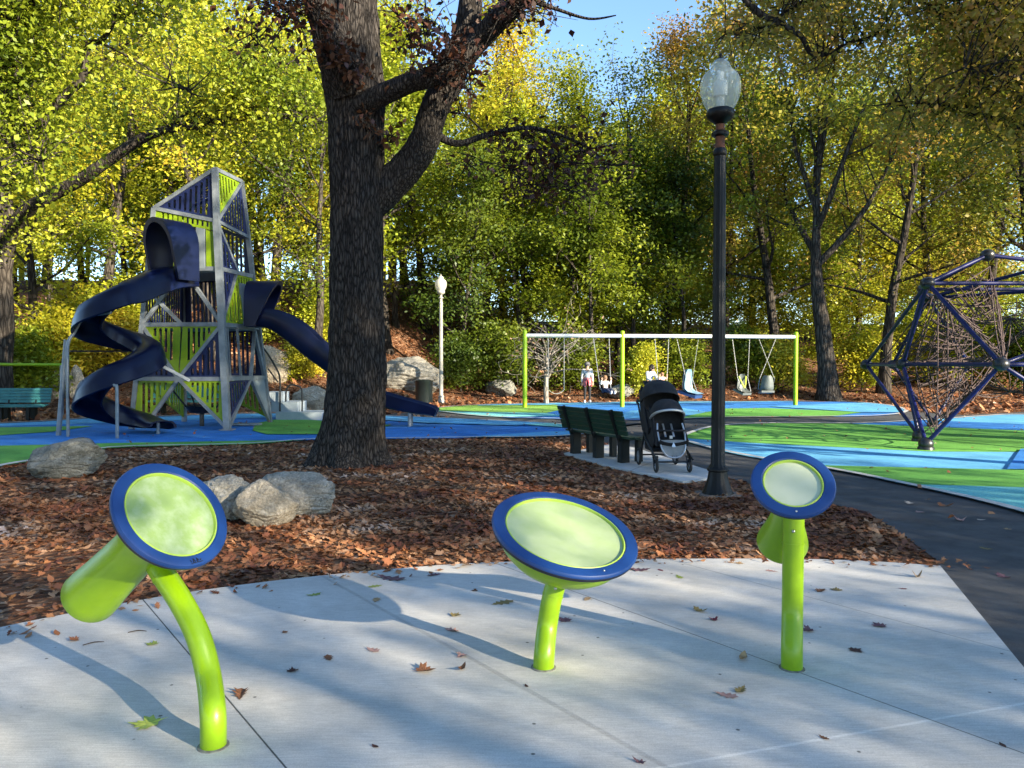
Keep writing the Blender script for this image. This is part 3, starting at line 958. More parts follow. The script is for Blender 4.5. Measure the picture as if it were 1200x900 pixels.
    for (x, y, d, n_, s_) in [(395, 62, -.75, 90, .20), (412, 84, -.75, 70, .17), (383, 60, -.9, 60, .16), (425, 140, -.6, 26, .12), (455, 160, -.3, 40, .16), (520, 70, -1.0, 110, .22), (545, 85, -.9, 90, .2), (505, 78, -1.0, 60, .16), (535, 58, -.8, 80, .2),
                              (480, 45, .3, 60, .25), (470, 20, .4, 70, .3), (590, 25, -.7, 50, .2), (340, 12, -.8, 190, .35), (372, 12, -1.0, 60, .2), (325, 2, -.6, 140, .3), (300, 40, -.3, 60, .3), (540, 130, .4, 30, .2), (500, 35, .2, 120, .3), (600, 5, -.9, 120, .28), (640, 0, -1, 60, .25),
                              (625, 165, .7, 90, .28), (650, 190, .8, 130, .36), (685, 172, .9, 120, .34), (640, 212, 1.0, 90, .34), (598, 195, .7, 60, .28), (668, 222, 1.0, 70, .32), (712, 192, 1.1, 70, .30), (560, 190, .5, 40, .25), (585, 160, .5, 60, .2), (620, 215, .9, 70, .25)]:
        p = np.array(O(x, y, d))
        for _ in range(5 + n_ // 10):
            q_ = p + rng.normal(size=3) * s_ * 1.3
            mt.tube([Vector(p + rng.normal(size=3) * .05), Vector((p + q_) / 2 + rng.normal(size=3) * .04), Vector(q_)], [.012, .008, .003], 4, cap=False)
        cl.append(p + rng.normal(size=(n_, 3)) * np.array((s_, s_, s_ * .75)))
    for q in tips[:7]:
        for p in q[len(q) // 2:]:
            if p.z < 8.2: continue
            for _ in range(1):
                e = np.array(p) + rng.normal(size=3) * np.array((1.3, 1.3, .8)) + np.array((0, 0, .5))
                if e[2] < 8.6: continue
                cl.append(e + rng.normal(size=(26, 3)) * np.array((.4, .4, .3)))
    cen = np.concatenate(cl) - np.array(o.location)
    V = leaf_quads(rng, cen, 0.125, 0.6, up=0.3, droop=0.8)
    cm = quad_mesh('crown', V, len(cen)); cm.materials.append(LV['brown'])
    c = bpy.data.objects.new('crown', cm); C.objects.link(c); c.parent = o
    tw_ = mt.build('twigs', BARK_OAK, o, ang=180); tw_['kind'] = 'stuff'
    return o
oak()

# ------------------------------------------------------------------ tree at the left edge with the long low limb
def limb_tree(name, label, base, trunk, limbs, leafm, barkm, clusters, seed, lsize=0.17, group=None):
    o = thing(name, label, 'tree', base, group)
    mb = MB()
    rng = np.random.default_rng(seed)
    q = crom(trunk[0], 5)
    mb.tube(q, lerp_list(trunk[1], len(q)), 14)
    cl = []
    for pts, rs, fol in limbs:
        q = crom(pts, 6)
        mb.tube(q, lerp_list(rs, len(q)), 9, cap=False)
        L = len(q)
        if fol:
            for i in range(int(L * fol[0]), L):
                for _ in range(fol[1]):
                    e0 = np.array(q[i]); e = e0 + rng.normal(size=3) * fol[2] + np.array((0, 0, fol[4] if len(fol) > 4 else 0.1))
                    mb.tube([Vector(e0), Vector((e0 + e) / 2 + rng.normal(size=3) * .08), Vector(e)], [0.018, 0.012, 0.005], 4, cap=False)
                    cl.append(e + rng.normal(size=(int(fol[3] * 1.1), 3)) * np.array((.38, .38, .25)))
    for (p, n_, s_) in clusters:
        cl.append(np.array(p) + rng.normal(size=(int(n_ * 1.2), 3)) * np.array(s_))
    mb.build('trunk', barkm, o, ang=180)
    cen = np.concatenate(cl) - np.array(o.location)
    V = leaf_quads(rng, cen, lsize)
    cm = quad_mesh('crown', V, len(cen)); cm.materials.append(leafm)
    c = bpy.data.objects.new('crown', cm); C.objects.link(c); c.parent = o
    return o
def LP(px, py, D): return P(px, py, D)
b = G(-2, 466); b = P(-2, 468, 25.0); b.z = 0
limb_tree('tree', 'tree at the frame edge sending one long bare grey limb over the spiral slide', b,
    ([b - Vector((0, 0, .3)), P(0, 430, 25), P(4, 380, 25), P(2, 320, 25), P(8, 270, 25), P(-5, 180, 25.4), P(-20, 80, 25.8), P(-40, -60, 26)], [.50, .36, .32, .30, .28, .22, .16, .08]),
    [([P(8, 280, 25), P(30, 248, 24.6), P(62, 228, 24.2), P(95, 210, 23.8), P(130, 186, 23.4), P(165, 163, 23), P(195, 152, 22.8), P(225, 148, 22.6), P(270, 140, 22.4), P(330, 138, 22.2), (P(372, 140, 22))], [.23, .22, .20, .19, .17, .15, .12, .10, .07, .04, .015], (.62, 5, .7, 34, .45)),
     ([P(195, 152, 22.8), P(240, 118, 22.4), P(275, 118, 22), P(283, 90, 21.8), P(292, 55, 21.6)], [.05, .045, .04, .03, .012], (.3, 4, .6, 34)),
     ([P(278, 112, 22), P(310, 98, 21.8), P(345, 70, 21.6)], [.035, .025, .01], (.2, 4, .6, 34)),
     ([P(0, 230, 25.2), P(30, 180, 24.5), P(70, 120, 24), P(120, 70, 23.4), P(180, 30, 23), P(230, -20, 22.6)], [.15, .13, .11, .08, .05, .02], (.15, 6, .8, 38)),
     ([P(-8, 170, 25.4), P(40, 90, 25.2), P(90, 30, 25), P(150, -40, 24.8)], [.13, .10, .07, .02], (.1, 7, .9, 38)),
     ([P(0, 300, 25), P(-60, 250, 24), P(-120, 200, 23.4)], [.12, .08, .02], (.1, 6, .8, 36)),
     ([P(-25, 60, 25.8), P(60, -30, 25), P(150, -90, 24)], [.12, .08, .02], (.1, 6, .9, 36))],
    LV['ygreen'], BARK_GREY, [(P(60, 200, 24), 300, (.9, .8, .5)), (P(30, 270, 24.6), 160, (.6, .6, .4)), (P(350, 100, 22), 300, (.6, .8, .6)), (P(330, 60, 22.2), 300, (.7, .8, .6)), (P(300, 140, 22), 150, (.8, .7, .3))], 91, .135, group=WG)
# dark crooked branch reaching in at top left
b = Vector((-15.5, 15.5, 0))
limb_tree('tree', 'tree just outside the frame whose crooked dark branch hangs in the top left corner', b,
    ([b - Vector((0, 0, .3)), b + Vector((0, 0, 2)), b + Vector((.1, 0, 5)), b + Vector((.3, 0, 8)), b + Vector((.3, 0, 11))], [.42, .32, .28, .2, .1]),
    [([b + Vector((.2, 0, 5.3)), P(-60, 160, 15.8), P(0, 153, 15.7), P(40, 148, 15.6), P(78, 110, 15.5), P(96, 92, 15.5), (P(104, 52, 15.5)), P(118, 48, 15.5), P(133, 26, 15.4), P(140, -10, 15.4)], [.18, .14, .10, .085, .085, .075, .06, .055, .04, .02], None),
     ([P(104, 52, 15.5), P(86, 26, 15.4), P(78, 4, 15.3), P(60, -30, 15.3)], [.05, .04, .03, .02], (.5, 4, .4, 24)),
     ([P(118, 50, 15.5), P(150, 66, 15.3), P(190, 90, 15.1), P(225, 110, 15)], [.03, .022, .014, .006], (.7, 3, .3, 12)),
     ([P(20, 150, 15.6), P(10, 110, 15.2), P(20, 70, 14.9), P(12, 20, 14.6)], [.05, .04, .03, .01], (.2, 6, .55, 36)),
     ([P(-10, 154, 15.7), P(20, 175, 15.2), P(50, 190, 14.9)], [.04, .03, .01], (.2, 4, .5, 26)),
     ([b + Vector((.3, 0, 8)), P(-30, 60, 15), P(40, 0, 14.6), P(90, -40, 14)], [.12, .08, .05, .02], (.1, 7, .6, 40)),
     ([P(133, 26, 15.4), P(170, 0, 15.2), P(210, -30, 15)], [.02, .015, .008], (.1, 5, .4, 22))],
    LV['ygreen'], BARK_GREY, [(P(25, 60, 15), 500, (.9, .6, .7)), (P(8, 20, 15), 500, (.8, .6, .6)), (P(70, 170, 15), 120, (.6, .5, .3))], 92, 0.115, group=WG)
# dark branch overhanging at top right, carried by a tree out of frame
b = Vector((12.6, 15.2, 0))
limb_tree('tree', 'tree just outside the frame whose thin dark branches droop over the top right corner', b,
    ([b - Vector((0, 0, .3)), b + Vector((0, 0, 2)), b + Vector((-.1, 0, 5)), b + Vector((-.3, 0, 8)), b + Vector((-.3, 0, 12))], [.42, .32, .28, .22, .1]),
    [([b + Vector((-.3, 0, 9.5)), P(1000, -60, 15.2), P(930, -50, 15), P(872, -14, 15), P(888, 14, 15), P(915, 28, 15), P(938, 42, 14.9), P(950, 62, 14.9), P(968, 64, 14.8), P(1000, 48, 14.8), P(1040, 40, 14.7)], [.11, .09, .08, .07, .065, .06, .05, .045, .035, .022, .008], (.75, 3, .4, 16)),
     ([P(905, 24, 15), P(930, 8, 14.9), P(955, -10, 14.8)], [.03, .022, .01], (.3, 3, .4, 20)),
     ([b + Vector((-.1, 0, 5.2)), P(1230, 160, 15), P(1170, 140, 14.8), P(1110, 125, 14.6), P(1050, 118, 14.4)], [.10, .07, .05, .035, .008], (.15, 4, .45, 30)),
     ([b + Vector((-.2, 0, 7)), P(1210, 60, 14.8), P(1150, 30, 14.5), P(1090, 10, 14.2)], [.10, .07, .05, .015], (.1, 7, .55, 36)),
     ([b + Vector((-.3, 0, 8)), P(1180, 0, 14.2), P(1120, -40, 13.6), P(1040, -60, 13.2)], [.10, .07, .05, .015], (.1, 8, .55, 36)),
     ([b + Vector((-.1, 0, 6)), P(1250, 110, 14), P(1190, 90, 13.6), P(1130, 80, 13.2)], [.08, .06, .04, .01], (.1, 6, .5, 34)),
     ([P(1000, -60, 15.2), P(960, -10, 15.6), P(900, 30, 16), P(850, 40, 16.4)], [.06, .05, .03, .01], (.2, 5, .5, 28))],
    LV['rust'], BARK_GREY, [(P(1100, 60, 14.5), 500, (1.2, .7, .6)), (P(1150, 150, 14.5), 260, (.9, .7, .35)), (P(1010, 20, 15), 260, (.9, .6, .4)), (P(900, 60, 15.4), 200, (.8, .6, .5))], 93, 0.11, group=WG)
# low bare sapling beside the first swing
def sapling():
    b = P(640, 471, 31.2); b.z = terrain(b.x, b.y)
    o = thing('sapling', 'nearly bare pale sapling with sprawling twigs beside the empty belt swing', 'sapling', b)
    mb = MB(); rng = np.random.default_rng(3)
    tr = crom([b - Vector((0, 0, .2)), P(640, 450, 31.2), P(641, 425, 31.2), P(643, 415, 31.2)], 4)
    mb.tube(tr, lerp_list([.12, .10, .085, .06], len(tr)), 8)
    cl = []
    for k in range(26):
        a = rng.uniform(0, 6.28); L = rng.uniform(1.2, 3.3)
        p0 = Vector(tr[-1]) - Vector((0, 0, rng.uniform(0, 1.0)))
        q = bez(rng, p0, (math.cos(a) * .9 - .25, math.sin(a) * .7 - .2, rng.uniform(.2, 1.2)), L, 7, (0, 0, -.5), .18)
        mb.tube([Vector(x) for x in q], lerp_list([.03, .012, .006], 8), 4, cap=False)
        for i in range(3, 8):
            q2 = bez(rng, q[i], rng.normal(size=3) + np.array((0, 0, .2)), rng.uniform(.3, .9), 3, (0, 0, -.2), .15)
            mb.tube([Vector(x) for x in q2], [.012, .009, .006, .004], 3, cap=False)
            if rng.uniform() < .45:
                cl.append(np.array(q2[-1]) + rng.normal(size=(4, 3)) * .12)
    mb.build('trunk', BARK_PALE, o, ang=180)
    cen = np.concatenate(cl) - np.array(b)
    cm = quad_mesh('crown', leaf_quads(rng, cen, .13), len(cen)); cm.materials.append(LV['tan'])
    c = bpy.data.objects.new('crown', cm); C.objects.link(c); c.parent = o
sapling()
# ================================================================== PLAY TOWER
M_STEEL = mat('galvanised_steel', (0.17, 0.195, 0.22), 0.45, 0.3, col2=(0.26, 0.29, 0.315), scale=5)
M_LIME = mat('lime_paint', (0.24, 0.41, 0.002), 0.36, col2=(0.20, 0.36, 0.004), scale=5, spec=0.5, coat=0.1, bump=.05, bscale=120)
M_LIMEP = mat('lime_panel', (0.23, 0.34, 0.006), 0.5, col2=(0.18, 0.28, 0.006), scale=3)
M_NAVYP = mat('navy_panel', (0.006, 0.012, 0.06), 0.5, col2=(0.009, 0.017, 0.075), scale=3)
M_NAVY = mat('navy_plastic', (0.0015, 0.004, 0.024), 0.33, col2=(0.0022, 0.0055, 0.031), scale=4, spec=0.28)
M_GREYP = mat('grey_panel', (0.22, 0.26, 0.28), 0.5)
M_DARK = mat('black_paint', (0.012, 0.013, 0.014), 0.38, spec=0.5)

def clip_half(poly, a, b, c):
    """keep a*u+b*v<=c"""
    out = []
    for k in range(len(poly)):
        p, q = poly[k - 1], poly[k]
        sp, sq = a * p[0] + b * p[1] - c, a * q[0] + b * q[1] - c
        if (sp <= 0) != (sq <= 0):
            t = sp / (sp - sq)
            out.append((p[0] + (q[0] - p[0]) * t, p[1] + (q[1] - p[1]) * t))
        if sq <= 0:
            out.append(q)
    return out
def slat_panel(pts, border=0.06, slot=0.062, slat=0.062, th=0.02, gap_ends=None):
    """flat panel through coplanar pts with upright slots cut in it"""
    pts = [Vector(p) for p in pts]
    nrm = (pts[1] - pts[0]).cross(pts[2] - pts[0]).normalized()
    v_ = (Vector((0, 0, 1)) - nrm * nrm.z).normalized()
    u_ = v_.cross(nrm).normalized()
    o = pts[0]
    P2 = [((p - o).dot(u_), (p - o).dot(v_)) for p in pts]
    area = sum(P2[i - 1][0] * P2[i][1] - P2[i][0] * P2[i - 1][1] for i in range(len(P2)))
    if area < 0: P2.reverse()
    ins = list(P2)
    for i in range(len(P2)):
        a, b = P2[i - 1], P2[i]
        ex, ey = b[0] - a[0], b[1] - a[1]
        l = math.hypot(ex, ey)
        if l < 1e-6: continue
        nx_, ny_ = ey / l, -ex / l                   # outward for ccw
        ins = clip_half(ins, nx_, ny_, nx_ * a[0] + ny_ * a[1] - border)
    mb = MB()
    def put(poly):
        if len(poly) < 3: return
        ar = abs(sum(poly[i - 1][0] * poly[i][1] - poly[i][0] * poly[i - 1][1] for i in range(len(poly)))) / 2
        if ar < 1e-5: return
        mb.prism([o + u_ * p[0] + v_ * p[1] - nrm * th / 2 for p in poly], nrm * th)
    if len(ins) < 3:
        put(P2); return mb
    u0, u1 = min(p[0] for p in ins), max(p[0] for p in ins)
    k = max(1, int((u1 - u0 + slat) / (slot + slat)))
    pitch = (u1 - u0 + slat) / k
    sl_ = pitch - slat
    put(clip_half(P2, 1, 0, u0))
    put(clip_half(P2, -1, 0, -u1))
    for i in range(k):
        a, b = u0 + i * pitch, u0 + i * pitch + sl_
        if i < k - 1:
            put(clip_half(clip_half(P2, -1, 0, -b), 1, 0, a + pitch))
        col = clip_half(clip_half(P2, -1, 0, -a), 1, 0, b)
        def rng_(u):
            c = clip_half(clip_half(ins, -1, 0, -(u - 1e-4)), 1, 0, u + 1e-4)
            return (min(p[1] for p in c), max(p[1] for p in c)) if len(c) >= 2 else None
        ra, rb = rng_(a + 2e-4), rng_(b - 2e-4)
        if ra is None or rb is None or min(ra[1], rb[1]) - max(ra[0], rb[0]) < 0.05:
            put(col); continue
        lo, hi = max(ra[0], rb[0]), min(ra[1], rb[1])
        put(clip_half(col, 0, 1, lo)); put(clip_half(col, 0, -1, -hi))
    return mb

def lerp(a, b, t): return Vector(a) * (1 - t) + Vector(b) * t
TW = thing('play_tower', 'faceted steel climbing tower with lime and navy panels, a spiral slide and a straight slide', 'play tower', (-7.9, 19.8, 0))
# corner posts: front, left, right, back; they lean in as they rise
F0, L0, R0, B0 = Vector((-6.86, 18.5, .02)), Vector((-9.30, 18.76, .02)), Vector((-6.60, 20.94, .02)), Vector((-9.05, 21.2, .02))
LV1, LV2, LV3, LV4 = 1.25, 2.57, 3.92, 5.07
Ft, Lt, Rt, Bt = P(254, 259, 18.75), P(181, 244, 18.9), P(283, 213, 20.0), P(215, 250, 21.0)
APEX = P(252, 198, 18.85)
def corner(a, top, z):
    t = (z - a.z) / (top.z - a.z)
    return lerp(a, top, t)
def Fz(z): return corner(F0, Ft, z)
def Lz(z): return corner(L0, Lt, z)
def Rz(z): return corner(R0, Rt, z)
def Bz(z): return corner(B0, Bt, z)
def beam(name, a, b, w=0.10, h=None, m=M_STEEL, up=(0, 0, 1)):
    return MB().beam(a, b, w, h, up).build(name, m, TW, smooth=False)
for (a, b) in ((F0, APEX), (L0, Lt), (R0, Rt), (B0, Bt)):
    if a is F0:
        mb = MB(); mb.beam(F0, Ft, 0.15, 0.15); mb.beam(Ft, APEX, 0.13, 0.13)
        mb.box(F0 + Vector((0, 0, .01)), (0.3, 0.3, 0.03))
        mb.build('post', M_STEEL, TW, smooth=False)
    else:
        MB().beam(a, b, 0.11).build('post', M_STEEL, TW, smooth=False)
for z in (LV1, LV2, LV3):
    for a, b in ((Fz(z), Lz(z)), (Fz(z), Rz(z)), (Lz(z), Bz(z)), (Rz(z), Bz(z))):
        beam('ring_beam', a, b, 0.08, 0.10)
for a, b in ((Ft, Lt), (Lt, APEX), (APEX, Rt), (Lt, Bt), (Bt, Rt), (Bt, APEX)):
    beam('roof_beam', a, b, 0.09)
# decks
for z in (LV2 - .03, LV3 - .03):
    q = [lerp(c(z), (Fz(z) + Bz(z)) / 2, .04) for c in (Fz, Rz, Bz, Lz)]
    MB().prism([p - Vector((0, 0, .05)) for p in q], (0, 0, .05)).build('deck', M_GREYP, TW, smooth=False)
def panel(pts, m, inset=0.05, **kw):
    c = sum((Vector(p) for p in pts), Vector()) / len(pts)
    q = [Vector(p) + (c - Vector(p)).normalized() * inset for p in pts]
    return slat_panel(q, **kw).build('slatted_panel', m, TW, smooth=False)
M1 = lerp(Lz(LV1), Fz(LV1), .48)
M2 = lerp(Lz(LV2), Fz(LV2), .5)
M3 = lerp(Lz(LV3), Fz(LV3), .5)
# ---- left-front face
beam('brace', M1, Fz(0.06), .08); beam('brace', M1, lerp(Lz(.30), Fz(.30), .20), .08); beam('brace', Lz(.30), lerp(Lz(.30), Fz(.30), .20), .06)
panel([M1, Fz(LV1), Fz(.06)], M_LIMEP)
panel([Lz(LV1), M1, lerp(Lz(.30), Fz(.30), .2), Lz(.30)], M_LIMEP)
beam('brace', Lz(LV2), M1, .08); beam('brace', Fz(LV2), M1, .08)
panel([Lz(LV2), M2, M1], M_LIMEP, inset=.04); panel([M2, Fz(LV2), M1], M_LIMEP, inset=.04)
panel([Lz(LV2), M1, Lz(LV1)], M_NAVYP); panel([Fz(LV2), Fz(LV1), M1], M_NAVYP)
beam('brace', M3, Lz(LV2), .08); beam('brace', M3, Fz(LV2), .08); beam('brace', lerp(Lz(LV3), Lz(LV2), .35), M2, .07)
z5a, z5b = lerp(Lz(LV3), Lt, .82), lerp(Fz(LV3), Ft, .78)
panel([Lt, Ft, z5b, z5a], M_LIMEP, border=.05, inset=.04)
panel([Lt, APEX, Ft], M_NAVYP)
e0, e1 = .66, .80
panel([lerp(Lz(LV3), Fz(LV3), .82), Fz(LV3), z5b, lerp(z5a, z5b, .82)], M_LIMEP, border=.06, inset=.02)
MB().prism([lerp(Lz(LV3), Fz(LV3), .68), lerp(Lz(LV3), Fz(LV3), .81), lerp(z5a, z5b, .81), lerp(z5a, z5b, .68)], (0, -.05, 0)).build('entrance_plate', M_GREYP, TW, smooth=False)
# ---- right face
panel([APEX, Rt, lerp(Ft, APEX, .04)], M_LIMEP)
Rm = lerp(Rz(LV3), Rt, .42)
beam('brace', Rt, Ft, .08); beam('brace', Ft, Rm, .08); beam('brace', Ft, lerp(Rz(LV3), Fz(LV3), .45), .06)
panel([Ft, Rt, Rm], M_NAVYP)
panel([Ft, lerp(Rz(LV3), Fz(LV3), .45), Fz(LV3)], M_NAVYP)
panel([Fz(LV3), lerp(Fz(LV3), Rz(LV3), .45), Fz(LV2)], M_NAVYP)
beam('brace', Fz(LV2), lerp(Fz(LV3), Rz(LV3), .5), .06)
panel([Fz(LV2), lerp(Fz(LV3), Rz(LV3), .52), Rz(LV3), lerp(Rz(LV3), Rz(LV2), .14), lerp(Fz(LV2), Rz(LV2), .5)], M_LIMEP, border=.05)
MB().prism([lerp(Fz(LV2), Rz(LV2), .55), lerp(Fz(LV2), Rz(LV2), .78), lerp(Fz(LV3), Rz(LV3), .78) - Vector((0, 0, .25)), lerp(Fz(LV3), Rz(LV3), .55) - Vector((0, 0, .25))], (.05, 0, 0)).build('entrance_plate', M_GREYP, TW, smooth=False)
A2, A1 = lerp(Fz(LV2 - .1), Rz(LV2 - .1), .86), lerp(Fz(LV1), Rz(LV1), .62)
beam('brace', A2, A1, .08); beam('brace', A2, Rz(LV1), .08)
beam('brace', A1, F0, .08); beam('brace', A1, R0, .08)
panel([Fz(LV1 - .05), A1, Fz(.12)], M_NAVYP)
panel([A1, Rz(LV1), R0], M_GREYP, inset=.06, border=.5)
for t in (.12, .38):
    beam('guard_rail', lerp(Fz(LV1), Rz(LV1), t), lerp(Fz(LV2), Rz(LV2), t), .05)
# ---- two far faces, seen through the near ones
def ladder(a0, a1, b0, b1, m): panel([a0, b0, b1, a1], m, border=.08)
ladder(Lz(LV1), Lz(LV2), Bz(LV1), Bz(LV2), M_NAVYP); ladder(Rz(LV1), Rz(LV2), Bz(LV1), Bz(LV2), M_NAVYP)
ladder(Lz(LV2), Lz(LV3), Bz(LV2), Bz(LV3), M_NAVYP); ladder(Rz(LV2), Rz(LV3), Bz(LV2), Bz(LV3), M_NAVYP)
ladder(Lz(LV3), Lt, Bz(LV3), Bt, M_LIMEP); ladder(Rz(LV3), Rm, Bz(LV3), Bt, M_NAVYP)
panel([Lt, APEX, Bt], M_NAVYP); panel([APEX, Rt, Bt], M_NAVYP)
panel([Lz(LV1), Bz(LV1), Bz(.1)], M_LIMEP); panel([Rz(LV1), Bz(LV1), Rz(.1)], M_LIMEP)
# hanging net bowl under the tower
mb = MB(); cc = Vector((-8.0, 19.8, .42))
mb.lathe([(.05, 0), (.30, .05), (.42, .22), (.36, .24), (.26, .10), (.04, .05)], 20, cc - Vector((0, 0, .1)))
for k in range(8):
    a = k * math.pi / 4
    mb.tube([cc + Vector((.4 * math.cos(a), .4 * math.sin(a), .1)), cc + Vector((1.0 * math.cos(a), 1.0 * math.sin(a), .85))], .015, 5)
mb.tube([cc - Vector((0, 0, .42)), cc], .06, 8)
mb.build('spinner_seat', M_DARK, TW)
# ---- stairs and rails behind on the right
st = P(352, 484, 22.4); st.z = 0
mb = MB(); mb.box(st + Vector((.1, 0, .12)), (1.3, 1.1, .24)); mb.box(st + Vector((-.35, .1, .38)), (.75, 1.0, .28)); mb.box(st + Vector((-.75, .15, .66)), (.5, .9, .28))
mb.build('step_platform', mat('grey_step', (.30, .36, .40), .6, col2=(.38, .43, .46), scale=4), TW, smooth=False)
mb = MB()
q = crom([P(335, 486, 22.2), P(335, 463, 22.2), P(337, 454, 22.2), P(342, 451, 22.2), P(352, 454, 22.2), P(354, 462, 22.2), P(354, 482, 22.2)], 5)
mb.tube(q, .025, 8)
mb.build('handrail', M_DARK, TW)
for dd in (0, .8):
    q = crom([P(328, 482, 22 + dd), P(328, 445, 22 + dd), P(324, 432, 21.8 + dd), P(314, 415, 21.4 + dd), P(306, 405, 21.1 + dd)], 5)
    MB().tube(q, .028, 8).build('handrail', M_DARK, TW)
MB().tube([P(314, 432, 21.6), P(326, 448, 21.9)], .022, 8).build('handrail', M_DARK, TW)
mb = MB(); mb.box(P(288, 497, 19.9), (.75, .3, .04)); mb.tube([P(283, 504, 19.9), P(283, 497, 19.9)], .03); mb.tube([P(296, 503, 19.9), P(296, 496, 19.9)], .03)
mb.build('step_seat', M_GREYP, TW, smooth=False)
# ---- spiral slide
AX = Vector((-8.86, 17.40, 0)); RAD = .62
SX = -7.98                                   # where the chute leaves the tower face
z0 = 3.93
N_ = 84
A0, A1_ = 40, 675
zs = np.interp(np.linspace(A0, A1_, N_), [A0, 90, 180, 270, 360, 450, 540, 630, A1_], [z0 - .48, 3.12, 2.64, 2.32, 2.00, 1.50, .93, .48, .37])
circ = []
for i in range(N_):
    a = -R(A0 + (A1_ - A0) * i / (N_ - 1))
    circ.append(Vector((AX.x + RAD * math.cos(a), AX.y + RAD * math.sin(a), zs[i])))
path = crom([Vector((SX + .12, 18.66, z0)), Vector((SX - .02, 18.3, z0 - .05)), Vector((SX - .16, 17.95, z0 - .14)), Vector((SX - .29, 17.5, z0 - .30)), circ[2]], 4) + circ[3:]
tg = (path[-1] - path[-2]); tg.z = 0; tg.normalize()
last = path[-1]
for i in range(1, 7):
    path.append(last + tg * (.11 * i) + Vector((0, 0, -.02 * min(i, 3))))
sides = []
for i in range(len(path)):
    t = path[min(i + 1, len(path) - 1)] - path[max(i - 1, 0)]
    sides.append(Vector((0, 0, 1)).cross(t).normalized())
sec = [(-.28, .30), (-.255, .315), (-.225, .28), (-.205, .12), (-.12, .03), (.08, .02), (.20, .09), (.255, .27), (.275, .44), (.305, .465), (.335, .44), (.31, .24), (.24, .03), (.10, -.05), (-.14, -.05), (-.235, .03), (-.26, .14)]
scl = [(1, 1)] * len(path)
for i in range(len(path)):
    e = len(path) - 1 - i
    if e < 14: scl[i] = (1.0, max(.35, .35 + .65 * e / 14))
spiral = MB().sweep(path, sec, sides, scale=scl).build('spiral_slide', M_NAVY, TW, ang=50)
# entry hood of the spiral slide: arched shell from the tower face
def hood(c, ax, w, h, length, m, parent, notch=0.0):
    ax = Vector(ax).normalized(); sd = ax.cross(Vector((0, 0, 1))).normalized()
    n = 16
    mb = MB()
    prof = [(-w / 2, 0)] + [(-w / 2 * math.cos(math.pi * k / n) * 1.0, h * .55 + h * .45 * math.sin(math.pi * k / n)) for k in range(n + 1)] + [(w / 2, 0)]
    pi = [(a * .84, b * .92 if b > 0 else 0) for a, b in prof]
    vs, fs = [], []
    for s_, pr in ((0, prof), (1, prof), (1, pi), (0, pi)):
        for a, b in pr:
            vs.append(Vector(c) + sd * a + Vector((0, 0, b)) + ax * (length * s_ - notch * s_ * (1 - b / h)))
    q = len(prof)
    for r_ in range(4):
        for k in range(q - 1):
            a, b = r_ * q, ((r_ + 1) % 4) * q
            fs.append((a + k, a + k + 1, b + k + 1, b + k))
    for e in (0, q - 1):
        fs.append((e, q + e, 2 * q + e, 3 * q + e))
    mb.add(vs, fs)
    return mb.build('slide_hood', m, parent, ang=45)
hood((SX + .10, 18.60, z0 - .36), (-.50, -.87, 0), 1.04, 1.44, .86, M_NAVY, spiral, .30)
# silver props of the spiral slide
mb = MB()
mb.tube([P(68, 510, 17.2) - Vector((0, 0, .1)), P(75, 430, 17.2), P(78, 398, 17.2)], .055, 10)
mb.build('slide_support', M_STEEL, TW); mb = MB()
mb.tube(crom([P(80, 521, 16.9) - Vector((0, 0, .1)), P(79, 430, 16.9), P(80, 402, 17.0), P(88, 388, 17.1), P(101, 364, 17.2)], 5), .036, 10)
q = crom([P(100, 363, 17.1), P(112, 368, 16.75), P(130, 366, 16.65)], 5)
mb.tube(q, .035, 8)
mb.build('slide_support', M_STEEL, TW)
mb = MB()
mb.tube(crom([P(129, 449, 16.55), P(135, 452, 16.5), P(137, 458, 16.5), P(137.5, 516, 16.5)], 4), .036, 10)
mb.build('slide_support', M_STEEL, TW)
MB().tube([P(82, 411.5, 17.3), P(150, 411.5, 18.3)], .018, 8).build('slide_tie', M_DARK, TW)
mb = MB(); mb.beam(P(181, 424, 17.9), P(222, 446, 18.4), .07)
mb.build('slide_support', M_STEEL, TW, smooth=False)
mb = MB(); q0 = path[-3]
mb.tube([q0 + Vector((0, 0, -.04)), Vector((q0.x, q0.y, 0))], .04, 8); mb.build('slide_support', M_STEEL, TW)
# ---- straight wave slide to the right
wp = crom([Vector((-6.75, 19.75, 2.62)), Vector((-6.2, 19.75, 2.58)), Vector((-5.75, 19.75, 2.32)), Vector((-5.2, 19.75, 1.86)), Vector((-4.6, 19.75, 1.40)), Vector((-4.0, 19.75, .92)), Vector((-3.45, 19.78, .60)), Vector((-2.9, 19.8, .46)), Vector((-2.4, 19.82, .37)), Vector((-2.10, 19.83, .33)), Vector((-1.98, 19.83, .28))], 5)
secw = [(-.36, .30), (-.32, .34), (-.28, .30), (-.25, .06), (-.10, .03), (.10, .03), (.25, .06), (.28, .30), (.32, .34), (.36, .30), (.33, .0), (.24, -.05), (-.24, -.05), (-.33, .0)]
k_ = [(1, 1 + .55 * max(0, 1 - abs(i - 12) / 18) - (.50 * max(0, (i - 32) / 18))) for i in range(len(wp))]
wave = MB().sweep(wp, secw, scale=k_).build('straight_slide', M_NAVY, TW, ang=50)
hood((-6.72, 19.75, 2.56), (1, 0, 0), .92, 1.18, .82, M_NAVY, wave, .55)
for yy in (19.62, 19.98):
    MB().tube([Vector((-2.62, yy, .40)), Vector((-2.62, yy, 0))], .045, 8).build('slide_support', M_STEEL, TW)
